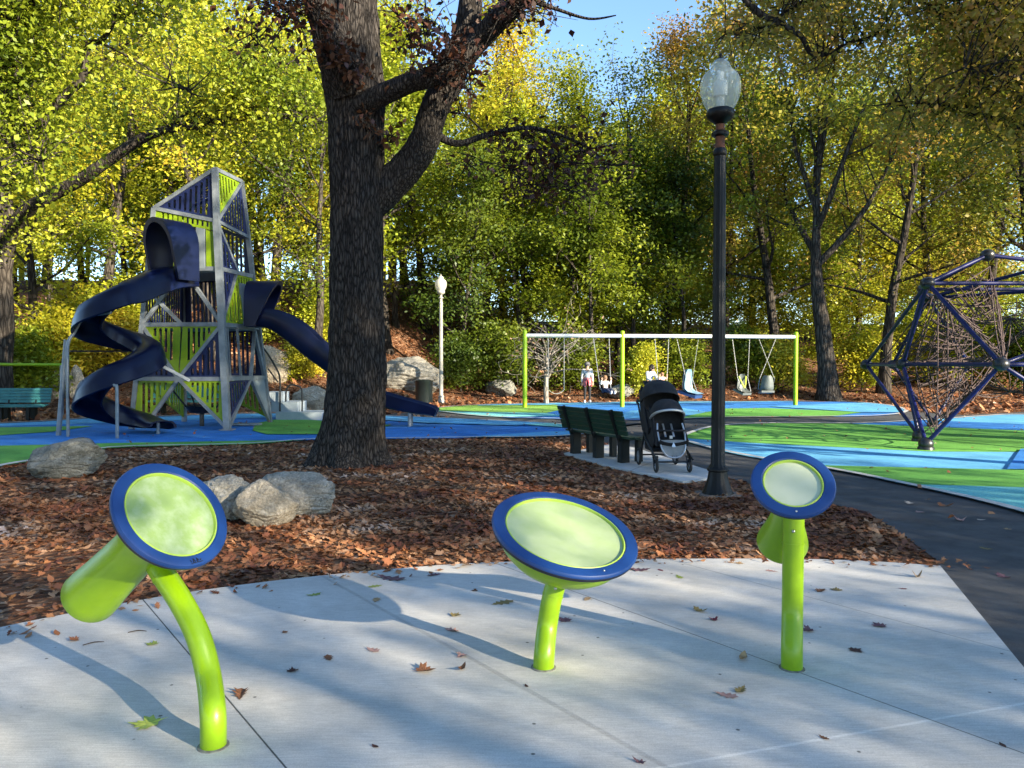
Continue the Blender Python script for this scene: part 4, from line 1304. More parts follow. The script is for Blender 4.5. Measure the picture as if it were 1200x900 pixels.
# ================================================================== DRUMS
M_RIM = mat('blue_rim', (0.004, 0.034, 0.150), 0.45, col2=(0.006, 0.042, 0.18), scale=5, bump=0.06, bscale=300)
M_RIMD = mat('rim_underside', (0.008, 0.010, 0.022), 0.5)
M_FACE1 = mat('drumhead_dusty', (0.25, 0.36, 0.11), 0.55, col2=(0.36, 0.45, 0.26), scale=15, mix=(.42, .72))
M_FACE2 = mat('drumhead_pale', (0.33, 0.43, 0.17), 0.5, col2=(0.43, 0.50, 0.30), scale=3, mix=(.35, .7))
M_FACE3 = mat('drumhead_frosted', (0.44, 0.49, 0.33), 0.5, col2=(0.50, 0.54, 0.41), scale=4, mix=(.35, .7))
M_RING = mat('lime_ring', (0.36, 0.52, 0.07), 0.4)
M_SEAL = mat('base_sealant', (.22, .22, .19), .9, col2=(.12, .11, .09), scale=30)
M_BOLT = mat('bolt_metal', (0.5, 0.5, 0.48), 0.35, 0.9)
def dish_normal(px, py, ratio, tilt):
    d = ray(px, py).normalized()
    rt = d.cross(Vector((0, 0, 1))).normalized(); up = rt.cross(d)
    s = math.sqrt(1 - ratio * ratio)
    return (-d * ratio + (rt * math.sin(tilt) + up * math.cos(tilt)) * s).normalized()
def drum(label, px, py, D, rad, ratio, tilt, shell, face_r, facem, pole, pole_r, bulge=0.0, emblem=False):
    c = P(px, py, D)
    n = dish_normal(px, py, ratio, tilt)
    foot = Vector(pole[1])
    o = thing('outdoor_drum', label, 'outdoor drum', (foot.x, foot.y, .03), 'outdoor drums on the pad')
    # rim: broad flat ring with rounded edge, dark underneath
    MB().lathe([(face_r, -.004), (face_r, .010), (face_r + .006, .015), (rad - .016, .015), (rad - .006, .012), (rad - .001, .005), (rad, -.004), (rad - .002, -.008)], 72, c, n, cap=False).build('rim', M_RIM, o, ang=30)
    MB().lathe([(rad - .002, -.008), (rad - .006, -.024), (rad - .02, -.03), (face_r * .9, -.03)], 72, c, n, cap=False).build('rim_edge', M_RIMD, o, ang=40)
    MB().lathe([(face_r + .001, .008), (face_r - .003, .012), (face_r - .007, .012), (face_r - .010, .006), (face_r - .011, -.004)], 72, c, n, cap=False).build('ring', M_RING, o)
    prof = [(face_r - .010, -.002)]
    for k in range(1, 9):
        r = (face_r - .010) * (1 - k / 8.0)
        prof.append((max(r, .0005), -.002 - bulge * (1 - (r / face_r) ** 2)))
    MB().lathe(prof, 64, c, n, cap=False).build('drumhead', facem, o, ang=60)
    MB().lathe(shell, 64, c, -n, cap=True).build('shell', M_LIME, o, ang=50)
    q = crom(pole, 10)
    post = MB().tube(q, pole_r, 28).build('post', M_LIME, o, ang=50)
    MB().lathe([(pole_r + .012, -.002), (pole_r + .011, .003), (pole_r - .002, .006)], 28, (foot.x, foot.y, .03), cap=False).build('base_seal', M_SEAL, post)
    # sleeve joint high on the post and its bolt
    k = int(len(q) * .72)
    t = (q[k + 1] - q[k]).normalized()
    MB().tube([q[k] - t * .004, q[k] + t * .004], pole_r + .0022, 28).build('sleeve_joint', M_LIME, post, ang=50)
    k2 = int(len(q) * .80)
    dv = (Vector((0, 0, EYE)) - q[k2]); dv.z = 0; dv = dv.normalized()
    MB().ball(q[k2] + dv * (pole_r), .009, 10, sc=(1, 1, 1)).build('bolt', M_BOLT, post)
    side = n.cross(Vector((0, 0, 1))).normalized(); upv = side.cross(n).normalized()
    if upv.z < 0: upv = -upv
    bp = c - upv * ((rad + face_r) / 2) + n * .016
    if emblem:
        mb = MB()
        ax = (c - bp).normalized(); tx = ax.cross(n).normalized()
        for i, (dx, hh) in enumerate([(-.030, .012), (-.021, .02), (-.012, .016), (-.003, .021), (.006, .013)]):
            mb.beam(bp + tx * dx - ax * hh / 2 + n * 0.001, bp + tx * (dx + (.004 if i % 2 else -.003)) + ax * hh / 2 + n * 0.001, .0035, .0015, n)
        mb.beam(bp - tx * .034 - ax * .012 + n * .001, bp + tx * .024 - ax * .012 + n * .001, .003, .0015, n)
        mb.ball(bp + tx * .017 - ax * .002, .004, 8)
        mb.build('emblem', M_RIMD, o, smooth=False)
    else:
        MB().ball(bp - upv * .0, .006, 10).build('bolt', M_BOLT, o)
    return o
T = math.atan
def pz(px, py, D): return P(px, py, D)
# goblet drum, left
gp = [G(250, 874, .03) - Vector((0, 0, .12)), G(250, 874, .03), pz(249.5, 835, G(250, 874, .03).y), pz(244, 790, 3.27), pz(232, 745, 3.33), pz(212, 705, 3.40), pz(188, 668, 3.48), pz(173, 642, 3.53), pz(167, 630, 3.54)]
drum('lime goblet drum leaning on a strongly curved post, blue rim and dust-smeared green head', 201, 603, 3.38, .268, .72, R(45),
     [(r * .98, h * .96) for r, h in [(.234, .026), (.226, .045), (.205, .07), (.175, .115), (.142, .16), (.122, .21), (.113, .27), (.113, .34), (.118, .46), (.126, .60), (.134, .70), (.136, .765), (.132, .775)]],
     .214, M_FACE1, gp, .052, 0.0, True)
# kettle drum, middle
kp = [G(637, 782, .03) - Vector((0, 0, .12)), G(637, 782, .03), pz(638, 765, G(637, 782, .03).y), pz(641, 735, 4.02), pz(646, 705, 4.03), pz(652, 682, 4.04), pz(657, 666, 4.05)]
drum('wide lime bowl-shaped kettle drum with blue rim on the shortest post', 662, 624, 3.98, .388, .51, R(15),
     [(.345, .028), (.338, .06), (.315, .11), (.27, .155), (.21, .19), (.15, .21), (.10, .222), (.075, .235), (.07, .26)],
     .319, M_FACE2, kp, .054, 0.02)
# hourglass drum, right
hp = [G(928, 783, .03) - Vector((0, 0, .12)), G(928, 783, .03), pz(928, 760, G(928, 783, .03).y), pz(928.5, 720, 4.02), pz(929, 680, 4.03), pz(929.5, 640, 4.03), pz(930, 610, 4.03), pz(930, 598, 4.03)]
drum('lime hourglass drum with small blue-rimmed frosted head on a straight upright post', 929, 567, 3.95, .209, .80, R(9),
     [(.172, .026), (.168, .04), (.145, .07), (.11, .12), (.085, .18), (.078, .24), (.084, .31), (.10, .39), (.122, .48), (.138, .545), (.14, .56), (.135, .57)],
     .150, M_FACE3, hp, .054, 0.0)

# ================================================================== BOULDERS
def rock_mat(name, c1, c2, c3):
    m = bpy.data.materials.new(name); m.use_nodes = True
    N, L = m.node_tree.nodes, m.node_tree.links
    b = N['Principled BSDF']; b.inputs['Roughness'].default_value = 0.9; b.inputs['Specular IOR Level'].default_value = .25
    tc = N.new('ShaderNodeTexCoord')
    n1 = N.new('ShaderNodeTexNoise'); n1.inputs['Scale'].default_value = 5; n1.inputs['Detail'].default_value = 9; n1.inputs['Roughness'].default_value = .7
    L.new(tc.outputs['Object'], n1.inputs[0])
    cr = N.new('ShaderNodeValToRGB'); cr.color_ramp.elements.new(.5)
    for e, p, c in zip(cr.color_ramp.elements, (.3, .52, .72), (c1, c2, c3)):
        e.position = p; e.color = (*c, 1)
    L.new(n1.outputs['Fac'], cr.inputs[0])
    n2 = N.new('ShaderNodeTexNoise'); n2.inputs['Scale'].default_value = 42; n2.inputs['Detail'].default_value = 8; n2.inputs['Roughness'].default_value = .75
    L.new(tc.outputs['Object'], n2.inputs[0])
    mr = N.new('ShaderNodeMapRange'); mr.inputs[1].default_value, mr.inputs[2].default_value = .3, .7; mr.inputs[3].default_value, mr.inputs[4].default_value = .45, 1.35
    L.new(n2.outputs['Fac'], mr.inputs[0])
    k = N.new('ShaderNodeVectorMath'); k.operation = 'SCALE'
    L.new(cr.outputs[0], k.inputs[0]); L.new(mr.outputs[0], k.inputs['Scale']); L.new(k.outputs[0], b.inputs['Base Color'])
    bp = N.new('ShaderNodeBump'); bp.inputs['Strength'].default_value = .8; bp.inputs['Distance'].default_value = .03
    L.new(n2.outputs['Fac'], bp.inputs['Height']); L.new(bp.outputs[0], b.inputs['Normal'])
    return m
M_ROCK = rock_mat('grey_rock', (.17, .155, .125), (.34, .315, .26), (.52, .48, .41))
M_ROCKT = rock_mat('tan_rock', (.25, .21, .15), (.42, .36, .27), (.58, .50, .40))
M_ROCKD = rock_mat('dark_rock', (.09, .095, .085), (.20, .20, .175), (.34, .33, .29))
def boulder(label, c, size, seed, m=None, cuts=7, rz=0.0, rough=.16, group='boulders', deep=.80):
    bm = bmesh.new(); bmesh.ops.create_icosphere(bm, subdivisions=6, radius=1)
    rng = np.random.default_rng(seed)
    planes = []
    for _ in range(cuts):
        nn = Vector(rng.normal(size=3)); nn.z = nn.z * .8 + .25
        planes.append((nn.normalized(), rng.uniform(.60, .86)))
    off = Vector(rng.uniform(-50, 50, 3))
    for v in bm.verts:
        p = v.co.copy()
        p *= 1 + .26 * mnoise.noise(p * 1.1 + off)
        for nn, dd in planes:
            e = p.dot(nn) - dd - .05 * mnoise.noise(p * 2.1 + off)
            if e > 0: p -= nn * e * deep
        cr_ = abs(mnoise.noise(Vector((p.x * 1.7, p.y * 1.7, p.z * 3.4)) + off * 2))
        p *= 1 + rough * .45 * mnoise.noise(p * 2.6 + off) + rough * .3 * abs(mnoise.noise(p * 5.5 + off)) + rough * .2 * mnoise.noise(p * 11 + off) + rough * .12 * mnoise.noise(p * 24 + off) - .10 * max(0, .12 - cr_) / .12 * rough * 3
        v.co = p
    xs = [v.co.x for v in bm.verts]; ys = [v.co.y for v in bm.verts]; zs = [v.co.z for v in bm.verts]
    lo = Vector((min(xs), min(ys), min(zs))); hi = Vector((max(xs), max(ys), max(zs)))
    for v in bm.verts:                       # fill the stated size exactly, a little of it in the ground
        v.co = Vector([((v.co[i] - lo[i]) / (hi[i] - lo[i]) - (.5 if i < 2 else .12)) * size[i] for i in range(3)])
    me = bpy.data.meshes.new('boulder')
    bm.transform(Matrix.Rotation(rz, 4, 'Z'))
    bm.to_mesh(me); bm.free()
    me.polygons.foreach_set('use_smooth', [True] * len(me.polygons))
    me.set_sharp_from_angle(angle=R(42))
    me.materials.append(m or M_ROCK)
    o = bpy.data.objects.new('boulder', me); C.objects.link(o)
    o.location = c
    return tag(o, label, 'boulder', group)
def rock_at(label, px0, px1, py_top, py_base, D, seed, m, cuts=8, rz=0.0, depth=.8, rough=.16, z=None):
    w = (px1 - px0) / FPX * D
    c = P((px0 + px1) / 2, 427, D); c.z = terrain(c.x, D) if z is None else z
    h = (EYE - (py_top - HORIZON) / FPX * D) - c.z
    return boulder(label, c, (w, w * depth, h / .88), seed, m, cuts, rz, rough)
rock_at('squat dark grey boulder alone on the mulch in front of the spiral slide', 38, 125, 514, 562, 11.0, 4, M_ROCKD, 10, 0)
rock_at('upright grey boulder at the left of the cluster of three, behind the goblet drum', 234, 300, 556, 614, 7.95, 8, M_ROCK, 6, 0, 1.0)
rock_at('tan-faced pointed boulder in front of the cluster of three', 272, 348, 562, 620, 7.62, 13, M_ROCKT, 7, 0, .7, .12)
rock_at('long rounded grey boulder at the right of the cluster of three', 298, 396, 552, 607, 8.3, 17, M_ROCK, 4, 0, .62)
rock_at('big rounded pale boulder in the leaf bank beside the trash can', 430, 522, 417, 470, 33.0, 21, M_ROCK, 6, 0, .8, z=.05)
rock_at('sunlit tan boulder behind the tower steps', 340, 384, 452, 478, 26.5, 25, M_ROCKT, 8)
rock_at('tan boulder high on the bank, seen through the tower leg', 300, 342, 404, 440, 31.0, 29, M_ROCKT, 7)
rock_at('blocky grey boulder on the bank behind the bent silver pole', 79, 99, 427, 448, 28.0, 37, M_ROCK, 10)
rock_at('low flat grey boulder on the bank above the teal bench', 46, 80, 434, 450, 28.2, 41, M_ROCK, 8)
rock_at('small grey boulder in the leaves behind the child on the swing', 712, 745, 450, 468, 33.5, 45, M_ROCKD, 8)
rock_at('shaded grey boulder in the leaf bank left of the bare sapling', 568, 606, 444, 460, 34.0, 49, M_ROCKD, 8)

# ================================================================== LAMPS
def glass_mat(name, white, k):
    m = bpy.data.materials.new(name); m.use_nodes = True
    N, L = m.node_tree.nodes, m.node_tree.links
    b = N['Principled BSDF']; b.inputs['Base Color'].default_value = (*white, 1); b.inputs['Roughness'].default_value = .18
    b.inputs['Coat Weight'].default_value = .5
    t = N.new('ShaderNodeBsdfTransparent'); t.inputs[0].default_value = (.95, .98, .97, 1)
    tr = N.new('ShaderNodeBsdfTranslucent'); tr.inputs[0].default_value = (*white, 1)
    a = N.new('ShaderNodeMixShader'); a.inputs[0].default_value = .4
    L.new(b.outputs[0], a.inputs[1]); L.new(tr.outputs[0], a.inputs[2])
    s = N.new('ShaderNodeMixShader'); s.inputs[0].default_value = k
    L.new(t.outputs[0], s.inputs[1]); L.new(a.outputs[0], s.inputs[2]); L.new(s.outputs[0], N['Material Output'].inputs[0])
    return m
M_GLOBE = glass_mat('ribbed_globe', (.72, .78, .74), .40)
M_GLOBEW = glass_mat('white_globe', (.72, .70, .62), .8)
M_RUST = mat('rusty_iron', (.20, .07, .03), .8, col2=(.06, .03, .02), scale=14)
M_LAMPW = mat('lamp_white', (.75, .76, .70), .5)
M_IRON = mat('cast_iron_black', (.004, .0045, .005), .42, spec=.25, col2=(.007, .0075, .008), scale=12, bump=.12, bscale=60)
M_POSTG = mat('sunlit_post_grey', (.36, .34, .29), .55, col2=(.44, .42, .36), scale=6)  # sunlight on the distant post is put into this pale base colour
def lamp(label, base, s, mpost, mglobe, rust):
    o = thing('street_lamp', label, 'street lamp', base)
    b = Vector(base)
    MB().lathe([(.20, -.05), (.20, .02), (.185, .05), (.17, .08), (.155, .13), (.135, .19), (.122, .26), (.118, .30), (.135, .31), (.138, .335), (.125, .35)], 48, b, flute=16, famp=.022).build('base', mpost, o, ang=50)
    MB().lathe([(.118, .345), (.112, .36), (.086, .40), (.083, 1.0), (.079, 2.5), (.072, 4.42)], 48, b, cap=True, flute=12, famp=.05).build('post', mpost, o, ang=60)
    MB().lathe([(.075, 4.40), (.088, 4.42), (.088, 4.47), (.070, 4.50)], 32, b).build('collar', mpost, o)
    MB().lathe([(.068, 4.48), (.060, 4.56), (.060, 4.64), (.066, 4.67)], 32, b).build('neck', rust, o)
    MB().lathe([(.074, 4.65), (.108, 4.665), (.112, 4.70), (.078, 4.725)], 32, b).build('collar', mpost, o)
    MB().lathe([(.055, 4.71), (.058, 4.83)], 32, b).build('neck', rust, o)
    MB().lathe([(.06, 4.81), (.11, 4.85), (.165, 4.89), (.178, 4.94), (.172, 4.985), (.155, 5.0)], 40, b).build('globe_holder', mpost, o, ang=50)
    gl = MB().lathe([(.148, 4.985), (.190, 5.04), (.228, 5.12), (.250, 5.21), (.256, 5.29), (.248, 5.37), (.218, 5.44), (.168, 5.49), (.128, 5.515), (.112, 5.535), (.118, 5.56), (.118, 5.58), (.10, 5.60), (.075, 5.63), (.05, 5.645)], 64, b, cap=False, flute=32, famp=.008).build('globe', mglobe, o, ang=70)
    MB().lathe([(.05, 5.0), (.052, 5.16), (.088, 5.17), (.088, 5.36), (.05, 5.37), (.04, 5.48)], 20, b).build('bulb_housing', M_LAMPW, gl)
    MB().lathe([(.052, 5.635), (.045, 5.655), (.018, 5.665), (.014, 5.68), (.022, 5.70), (.014, 5.72), (.003, 5.73)], 20, b).build('finial', mpost, o)
    o.scale = (s, s, s)
    return o
p = G(841, 579); lamp('black cast-iron fluted lamp post with clear ribbed acorn globe beside the stroller', p, 5.36 / 5.70, M_IRON, M_GLOBE, M_RUST)
MB_ = MB(); MB_.lathe([(.29, -.05), (.29, .006), (.26, .012)], 28, p); tag(MB_.build('lamp_footing', mat('footing_concrete', (.20, .17, .14), .95, col2=(.12, .09, .07), scale=14)), 'round concrete footing under the black lamp post', 'footing')
p = P(517, 473, 31.0); p.z = 0
lamp('pale grey sunlit lamp post with white globe standing beside the trash can', p, 5.2 / 5.70, M_POSTG, M_GLOBEW, M_POSTG)

# ================================================================== TRASH CAN
p = P(497, 476, 30.2); p.z = 0
tcn = thing('trash_can', 'dark cylindrical trash can beside the pale lamp', 'trash can', p)
M_CAN = mat('can_green_black', (.02, .028, .028), .3, .3)
mb = MB(); mb.lathe([(.30, .08), (.33, .10), (.34, .9), (.355, .93), (.355, .97), (.32, .97), (.30, .9)], 32, p, cap=False, flute=32, famp=.01); mb.build('body', M_CAN, tcn)
MB().lathe([(.30, .02), (.30, .1)], 24, p).build('base', M_DARK, tcn)
MB().lathe([(.31, .95), (.24, 1.0), (.14, 1.01), (.14, .97)], 24, p, cap=False).build('lid', M_CAN, tcn)

# ================================================================== BENCHES
M_BENCH = mat('bench_green', (.012, .045, .028), .45, col2=(.016, .06, .036), scale=8)
M_BTEAL = mat('bench_teal', (.03, .15, .15), .5, col2=(.045, .20, .19), scale=8)
M_BDARK = mat('bench_leg_black', (.008, .011, .010), .5, spec=.3)
def make_bench(label, loc, rz, L, ms, ml, legs, arms=True):
    """slatted bench; local +y is the side one sits facing"""
    o = thing('park_bench', label, 'bench', loc, None, rz)
    def part(mb, name, m, par=o, **k):
        r = mb.build(name, m, smooth=False); r.parent = par; return r
    mb = MB()
    for i in range(5):
        mb.box((0, .05 + i * .098, .44 + (.012 if i == 4 else 0) - .012 * i), (L, .085, .035))
    part(mb, 'seat', ms)
    mb = MB()
    for i in range(5):
        z = .53 + i * .085
        mb.box((0, -.03 - (z - .45) * .28, z), (L, .034, .075), Matrix.Rotation(R(-16), 3, 'X').inverted())
    part(mb, 'backrest', ms)
    for x in legs:
        mb = MB()
        mb.box((x, .06, .21), (.11, .16, .42)); mb.box((x, .36, .21), (.09, .10, .42)); mb.box((x, .23, .405), (.08, .46, .045))
        mb.beam((x, -.01, .38), (x, -.20, .92), .05, .06)
        part(mb, 'leg', ml)
    if arms:
        for x in (-L / 2 + .06, L / 2 - .06):
            mb = MB(); mb.tube([Vector(v) for v in [(x, -.08, .66), (x, .2, .68), (x, .42, .66), (x, .47, .60), (x, .46, .42)]], .018, 8)
            part(mb, 'armrest', ml)
    return o
bc = (P(688, 530, 13.35) + P(722, 538, 12.55)) / 2
va = Vector((.46, -.89, 0))
rz_b = math.atan2(va.y, va.x)            # seat side (+y local) faces right and away
bn_ = make_bench('dark green slatted bench seen from behind, on the small slab with the stroller', (1.40, 12.88, .03), rz_b, 1.95, M_BENCH, M_BDARK, (-.72, 0, .72))
bn_.scale = (1, 1, .92)
p = G(10, 492); make_bench('teal slatted bench cut by the frame edge behind the play surface', (p.x, p.y, 0), math.pi + .06, 2.3, M_BTEAL, M_BDARK, (-.75, 0, .75), False)
p = P(218, 478, 25); make_bench('teal slatted bench seen through the legs of the tower', (p.x, p.y, 0), math.pi, 2.2, M_BTEAL, M_BDARK, (-.7, 0, .7), False)
# lime bar at the far left edge
b0, b1 = P(-30, 427, 23.5), P(74, 427.5, 23.5)
o = thing('exercise_bar', 'long thin lime bar at waist height behind the teal bench, at the frame edge', 'exercise bar', (b0.x, b0.y, 0))
MB().tube([b0, b1], .05, 10).build('bar', M_LIME, o)
for q in (b0 + Vector((.05, 0, 0)), b1 - Vector((.05, 0, 0))):
    MB().tube([q, Vector((q.x, q.y, -.05))], .05, 10).build('post', M_STEEL, o)

# ================================================================== STROLLER
M_CLOTH = mat('black_fabric', (.012, .012, .014), .85, col2=(.022, .022, .025), scale=14, bump=.2, bscale=80)
M_GREYC = mat('grey_fabric', (.20, .21, .215), .8, col2=(.27, .28, .28), scale=9)
M_TYRE = mat('tyre_rubber', (.018, .018, .018), .8)
M_SILV = mat('silver_trim', (.45, .47, .5), .35, .6)
def stroller(loc, rz):
    o = thing('stroller', 'black tandem stroller with two hoods parked beside the green bench', 'stroller', loc, None, rz)
    def part(mb, name, m, par=o, smooth=True, ang=40):
        r = mb.build(name, m, smooth=smooth, ang=ang); r.parent = par; return r
    # local: +y is the front
    W = .30
    mb = MB()
    for s in (-1, 1):
        mb.tube(crom([(s * W, .62, .22), (s * W, .30, .34), (s * W, -.10, .50), (s * W, -.42, .80), (s * W, -.62, 1.05)], 5), .017, 8)
        mb.tube(crom([(s * W, -.42, .18), (s * W, -.25, .45), (s * W, -.18, .56)], 4), .017, 8)
        mb.tube([(s * W, .52, .16), (s * W, .30, .34)], .016, 8)
    mb.tube([(-W, -.42, .18), (W, -.42, .18)], .015, 8); mb.tube([(-W, .50, .17), (W, .50, .17)], .015, 8)
    part(mb, 'frame', M_DARK)
    mb = MB(); mb.tube(crom([(-W, -.62, 1.05), (-W, -.70, 1.09), (-W * .6, -.74, 1.10), (W * .6, -.74, 1.10), (W, -.70, 1.09), (W, -.62, 1.05)], 4), .022, 8)
    part(mb, 'handle', M_CLOTH)
    for (x, y, r) in ((-W - .03, -.44, .15), (W + .03, -.44, .15), (-W + .02, .52, .11), (W - .02, .52, .11)):
        w = MB()
        prof = []
        for k in range(12):
            a = 2 * math.pi * k / 12
            prof.append((r - .026 + .026 * math.cos(a), .024 * math.sin(a)))
        prof.append(prof[0])
        w.lathe(prof, 28, (x, y, r), (1, 0, 0), cap=False)
        wo = part(w, 'wheel', M_TYRE)
        mb = MB(); mb.lathe([(.02, -.03), (.02, .03)], 12, (x, y, r), (1, 0, 0)); mb.lathe([(r - .045, -.012), (r - .045, .012)], 20, (x, y, r), (1, 0, 0))
        part(mb, 'hub', M_SILV, wo)
        if y > 0:
            mb = MB(); mb.beam((x - .035, y, r), (x - .035, y - .05, r + .13), .014, .04); mb.beam((x + .035, y, r), (x + .035, y - .05, r + .13), .014, .04); mb.box((x, y - .05, r + .14), (.09, .05, .03))
            part(mb, 'fork', M_DARK, wo, False)
    def seat(y, z, sc, hood_m, trim, nm):
        # reclined shell
        mb = MB()
        ws = .25 * sc
        prof = [(.26, .02), (.20, -.05), (.05, -.06), (-.12, .02), (-.22, .22), (-.30, .46), (-.34, .58)]
        vs, fs = [], []
        for (yy, zz) in prof:
            for k in range(7):
                t = k / 6 * 2 - 1
                vs.append((t * ws, y + yy * sc + .05 * t * t, z + zz * sc + .06 * sc * t * t))
        for i in range(len(prof) - 1):
            for k in range(6):
                fs.append((i * 7 + k, i * 7 + k + 1, i * 7 + k + 8, i * 7 + k + 7))
        lo = [(a, b - .03, c - .03) for a, b, c in vs]
        mb.add(vs, fs); mb.add(lo, [tuple(reversed(f)) for f in fs])
        st = part(mb, 'seat', M_CLOTH, ang=60)
        for s in (-1, 1):
            mb = MB()
            mb.prism([(s * ws, y + .22 * sc, z + .05), (s * ws, y + .20 * sc, z - .04), (s * ws, y - .12 * sc, z + .0), (s * ws, y - .34 * sc, z + .58 * sc), (s * ws, y - .10 * sc, z + .50 * sc), (s * ws, y + .02 * sc, z + .26 * sc)], (s * .02, 0, 0))
            part(mb, 'side_panel', M_CLOTH, st, False)
        # hood: ribbed quarter dome
        mb = MB()
        piv = Vector((0, y - .16 * sc, z + .40 * sc))
        nseg, nn = 10, 14
        vs, fs = [], []
        for i in range(nseg + 1):
            el = R(28 + 128 * i / nseg)
            rr = .33 * sc * (1 + .018 * math.cos(i * math.pi * .5 * 2))
            for k in range(nn + 1):
                a = math.pi * k / nn
                x = -math.cos(a) * (ws + .03)
                h = math.sin(a) ** .7 * rr
                vs.append(piv + Vector((x, h * math.cos(el), h * math.sin(el))))
        for i in range(nseg):
            for k in range(nn):
                fs.append((i * (nn + 1) + k, i * (nn + 1) + k + 1, (i + 1) * (nn + 1) + k + 1, (i + 1) * (nn + 1) + k))
        mb.add(vs, fs); mb.add([piv + (Vector(v) - piv) * .96 for v in vs], [tuple(reversed(f)) for f in fs])
        hd = part(mb, 'hood', hood_m, ang=70)
        mb = MB(); el = R(28)
        q = [piv + Vector((-math.cos(math.pi * k / 20) * (ws + .035), math.sin(math.pi * k / 20) ** .7 * .335 * sc * math.cos(el), math.sin(math.pi * k / 20) ** .7 * .335 * sc * math.sin(el))) for k in range(21)]
        mb.tube(q, trim[1], 8); part(mb, 'hood_trim', trim[0], hd)
        return st
    seat(-.14, .62, 1.18, M_CLOTH, (M_CLOTH, .012), 'rear')
    seat(.30, .46, .98, M_CLOTH, (M_SILV, .022), 'front')
    for s in (-1, 1):
        mb = MB(); mb.prism([(s * .265, .40, .50), (s * .265, .30, .40), (s * .265, -.30, .45), (s * .265, -.42, .85), (s * .265, -.30, 1.0), (s * .265, .05, .95), (s * .265, .25, .75)], (s * .015, 0, 0)); part(mb, 'side_cover', M_CLOTH, smooth=False)
    # grey footwell of the front seat inside a long pale U-shaped rail, and belly bar
    loop = crom([(-.21, .33, .78), (-.225, .40, .66), (-.215, .50, .50), (-.18, .57, .36), (-.09, .60, .265), (.09, .60, .265), (.18, .57, .36), (.215, .50, .50), (.225, .40, .66), (.21, .33, .78)], 4)
    mb = MB(); mb.tube(loop, .014, 8); part(mb, 'footwell_frame', M_SILV)
    mb = MB()
    rows = [(.52, .485, .20), (.44, .535, .195), (.36, .56, .165), (.29, .585, .11), (.275, .59, .08)]
    vs, fs = [], []
    for (z, y, w) in rows:
        for k in range(5):
            t = k / 2 - 1
            vs.append((t * w, y - .035 * (1 - t * t), z))
    for i in range(len(rows) - 1):
        for k in range(4): fs.append((i * 5 + k, i * 5 + k + 1, (i + 1) * 5 + k + 1, (i + 1) * 5 + k))
    mb.add(vs, fs); mb.add([(a, b - .02, c) for a, b, c in vs], [tuple(reversed(f)) for f in fs])
    part(mb, 'footwell', M_GREYC, ang=60)
    mb = MB(); mb.tube(crom([(-.23, .34, .66), (-.20, .52, .68), (0, .57, .68), (.20, .52, .68), (.23, .34, .66)], 4), .016, 8); part(mb, 'bumper_bar', M_CLOTH)
    mb = MB(); mb.box((0, -.12, .30), (.46, .5, .02)); mb.box((0, -.37, .37), (.46, .02, .15)); mb.box((-.23, -.12, .36), (.02, .5, .12)); mb.box((.23, -.12, .36), (.02, .5, .12))
    part(mb, 'basket', M_CLOTH, smooth=False)
    for s in (-1, 1):
        part(MB().beam((s * .07, .16, .98 - .22), (s * .07, .34, .56), .03, .008), 'harness_strap', M_SILV, smooth=False)
    mb = MB()
    mb.box((0, .40, .56), (.05, .04, .05)); part(mb, 'buckle', M_SILV, smooth=False); mb = MB(); mb.prism([(-.035, .565, .42), (.035, .565, .42), (0.0, .545, .50)], (0, .012, 0))
    part(mb, 'reflector', M_SILV, smooth=False)
    return o
st_ = stroller((2.30, 11.60, .03), math.pi + R(4))
st_.scale = (.88, .92, .90)

# ================================================================== SWING SET
pa, pb_, pc_, pd_ = G(615, 478), G(729, 477.2), G(838, 476.4), G(932, 475.4)
o = thing('swing_set', 'long swing frame with lime posts and a pale top beam', 'swing set', ((pa + pd_) / 2))
BZ = 2.66
for q in (pa, pb_, pc_, pd_):
    po = MB(); po.tube([q - Vector((0, 0, .1)), q + Vector((0, 0, BZ + .16))], .085, 16); po.ball(q + Vector((0, 0, BZ + .16)), .085, 12, sc=(1, 1, .5))
    po.build('post', M_LIME, o)
M_BEAM = mat('pale_galvanised', (.52, .54, .55), .45, .2, col2=(.62, .63, .63), scale=4)
for a, b in ((pa, pb_), (pb_, pc_), (pc_, pd_)):
    MB().tube([a + Vector((0, 0, BZ)), b + Vector((0, 0, BZ))], .072, 14).build('top_beam', M_BEAM, o)
def beam_at(px):
    """point on the beam under pixel column px"""
    t = (px - 615) / (932 - 615.0)
    best = None
    for k in range(200):
        q = pa.lerp(pd_, k / 199)
        x = 600 + FPX * q.x / q.y
        if best is None or abs(x - px) < best[0]: best = (abs(x - px), q)
    return best[1] + Vector((0, 0, BZ - .07))
bd = (pd_ - pa).normalized(); bn = Vector((-bd.y, bd.x, 0))       # bn points away from the camera
M_CHAIN = mat('chain_steel', (.5, .5, .48), .4, .7)
M_BELT = mat('swing_belt', (.03, .03, .035), .6)
M_BELTW = mat('swing_belt_pale', (.55, .54, .50), .6)
M_SWB = mat('swing_shell_blue', (.13, .23, .33), .5, col2=(.20, .32, .42), scale=3)
M_SWG = mat('swing_shell_grey', (.08, .095, .09), .5, col2=(.12, .135, .13), scale=3)
M_SWN = mat('swing_shell_navy', (.02, .05, .14), .5)
SWG = 'swings hanging from the long beam'
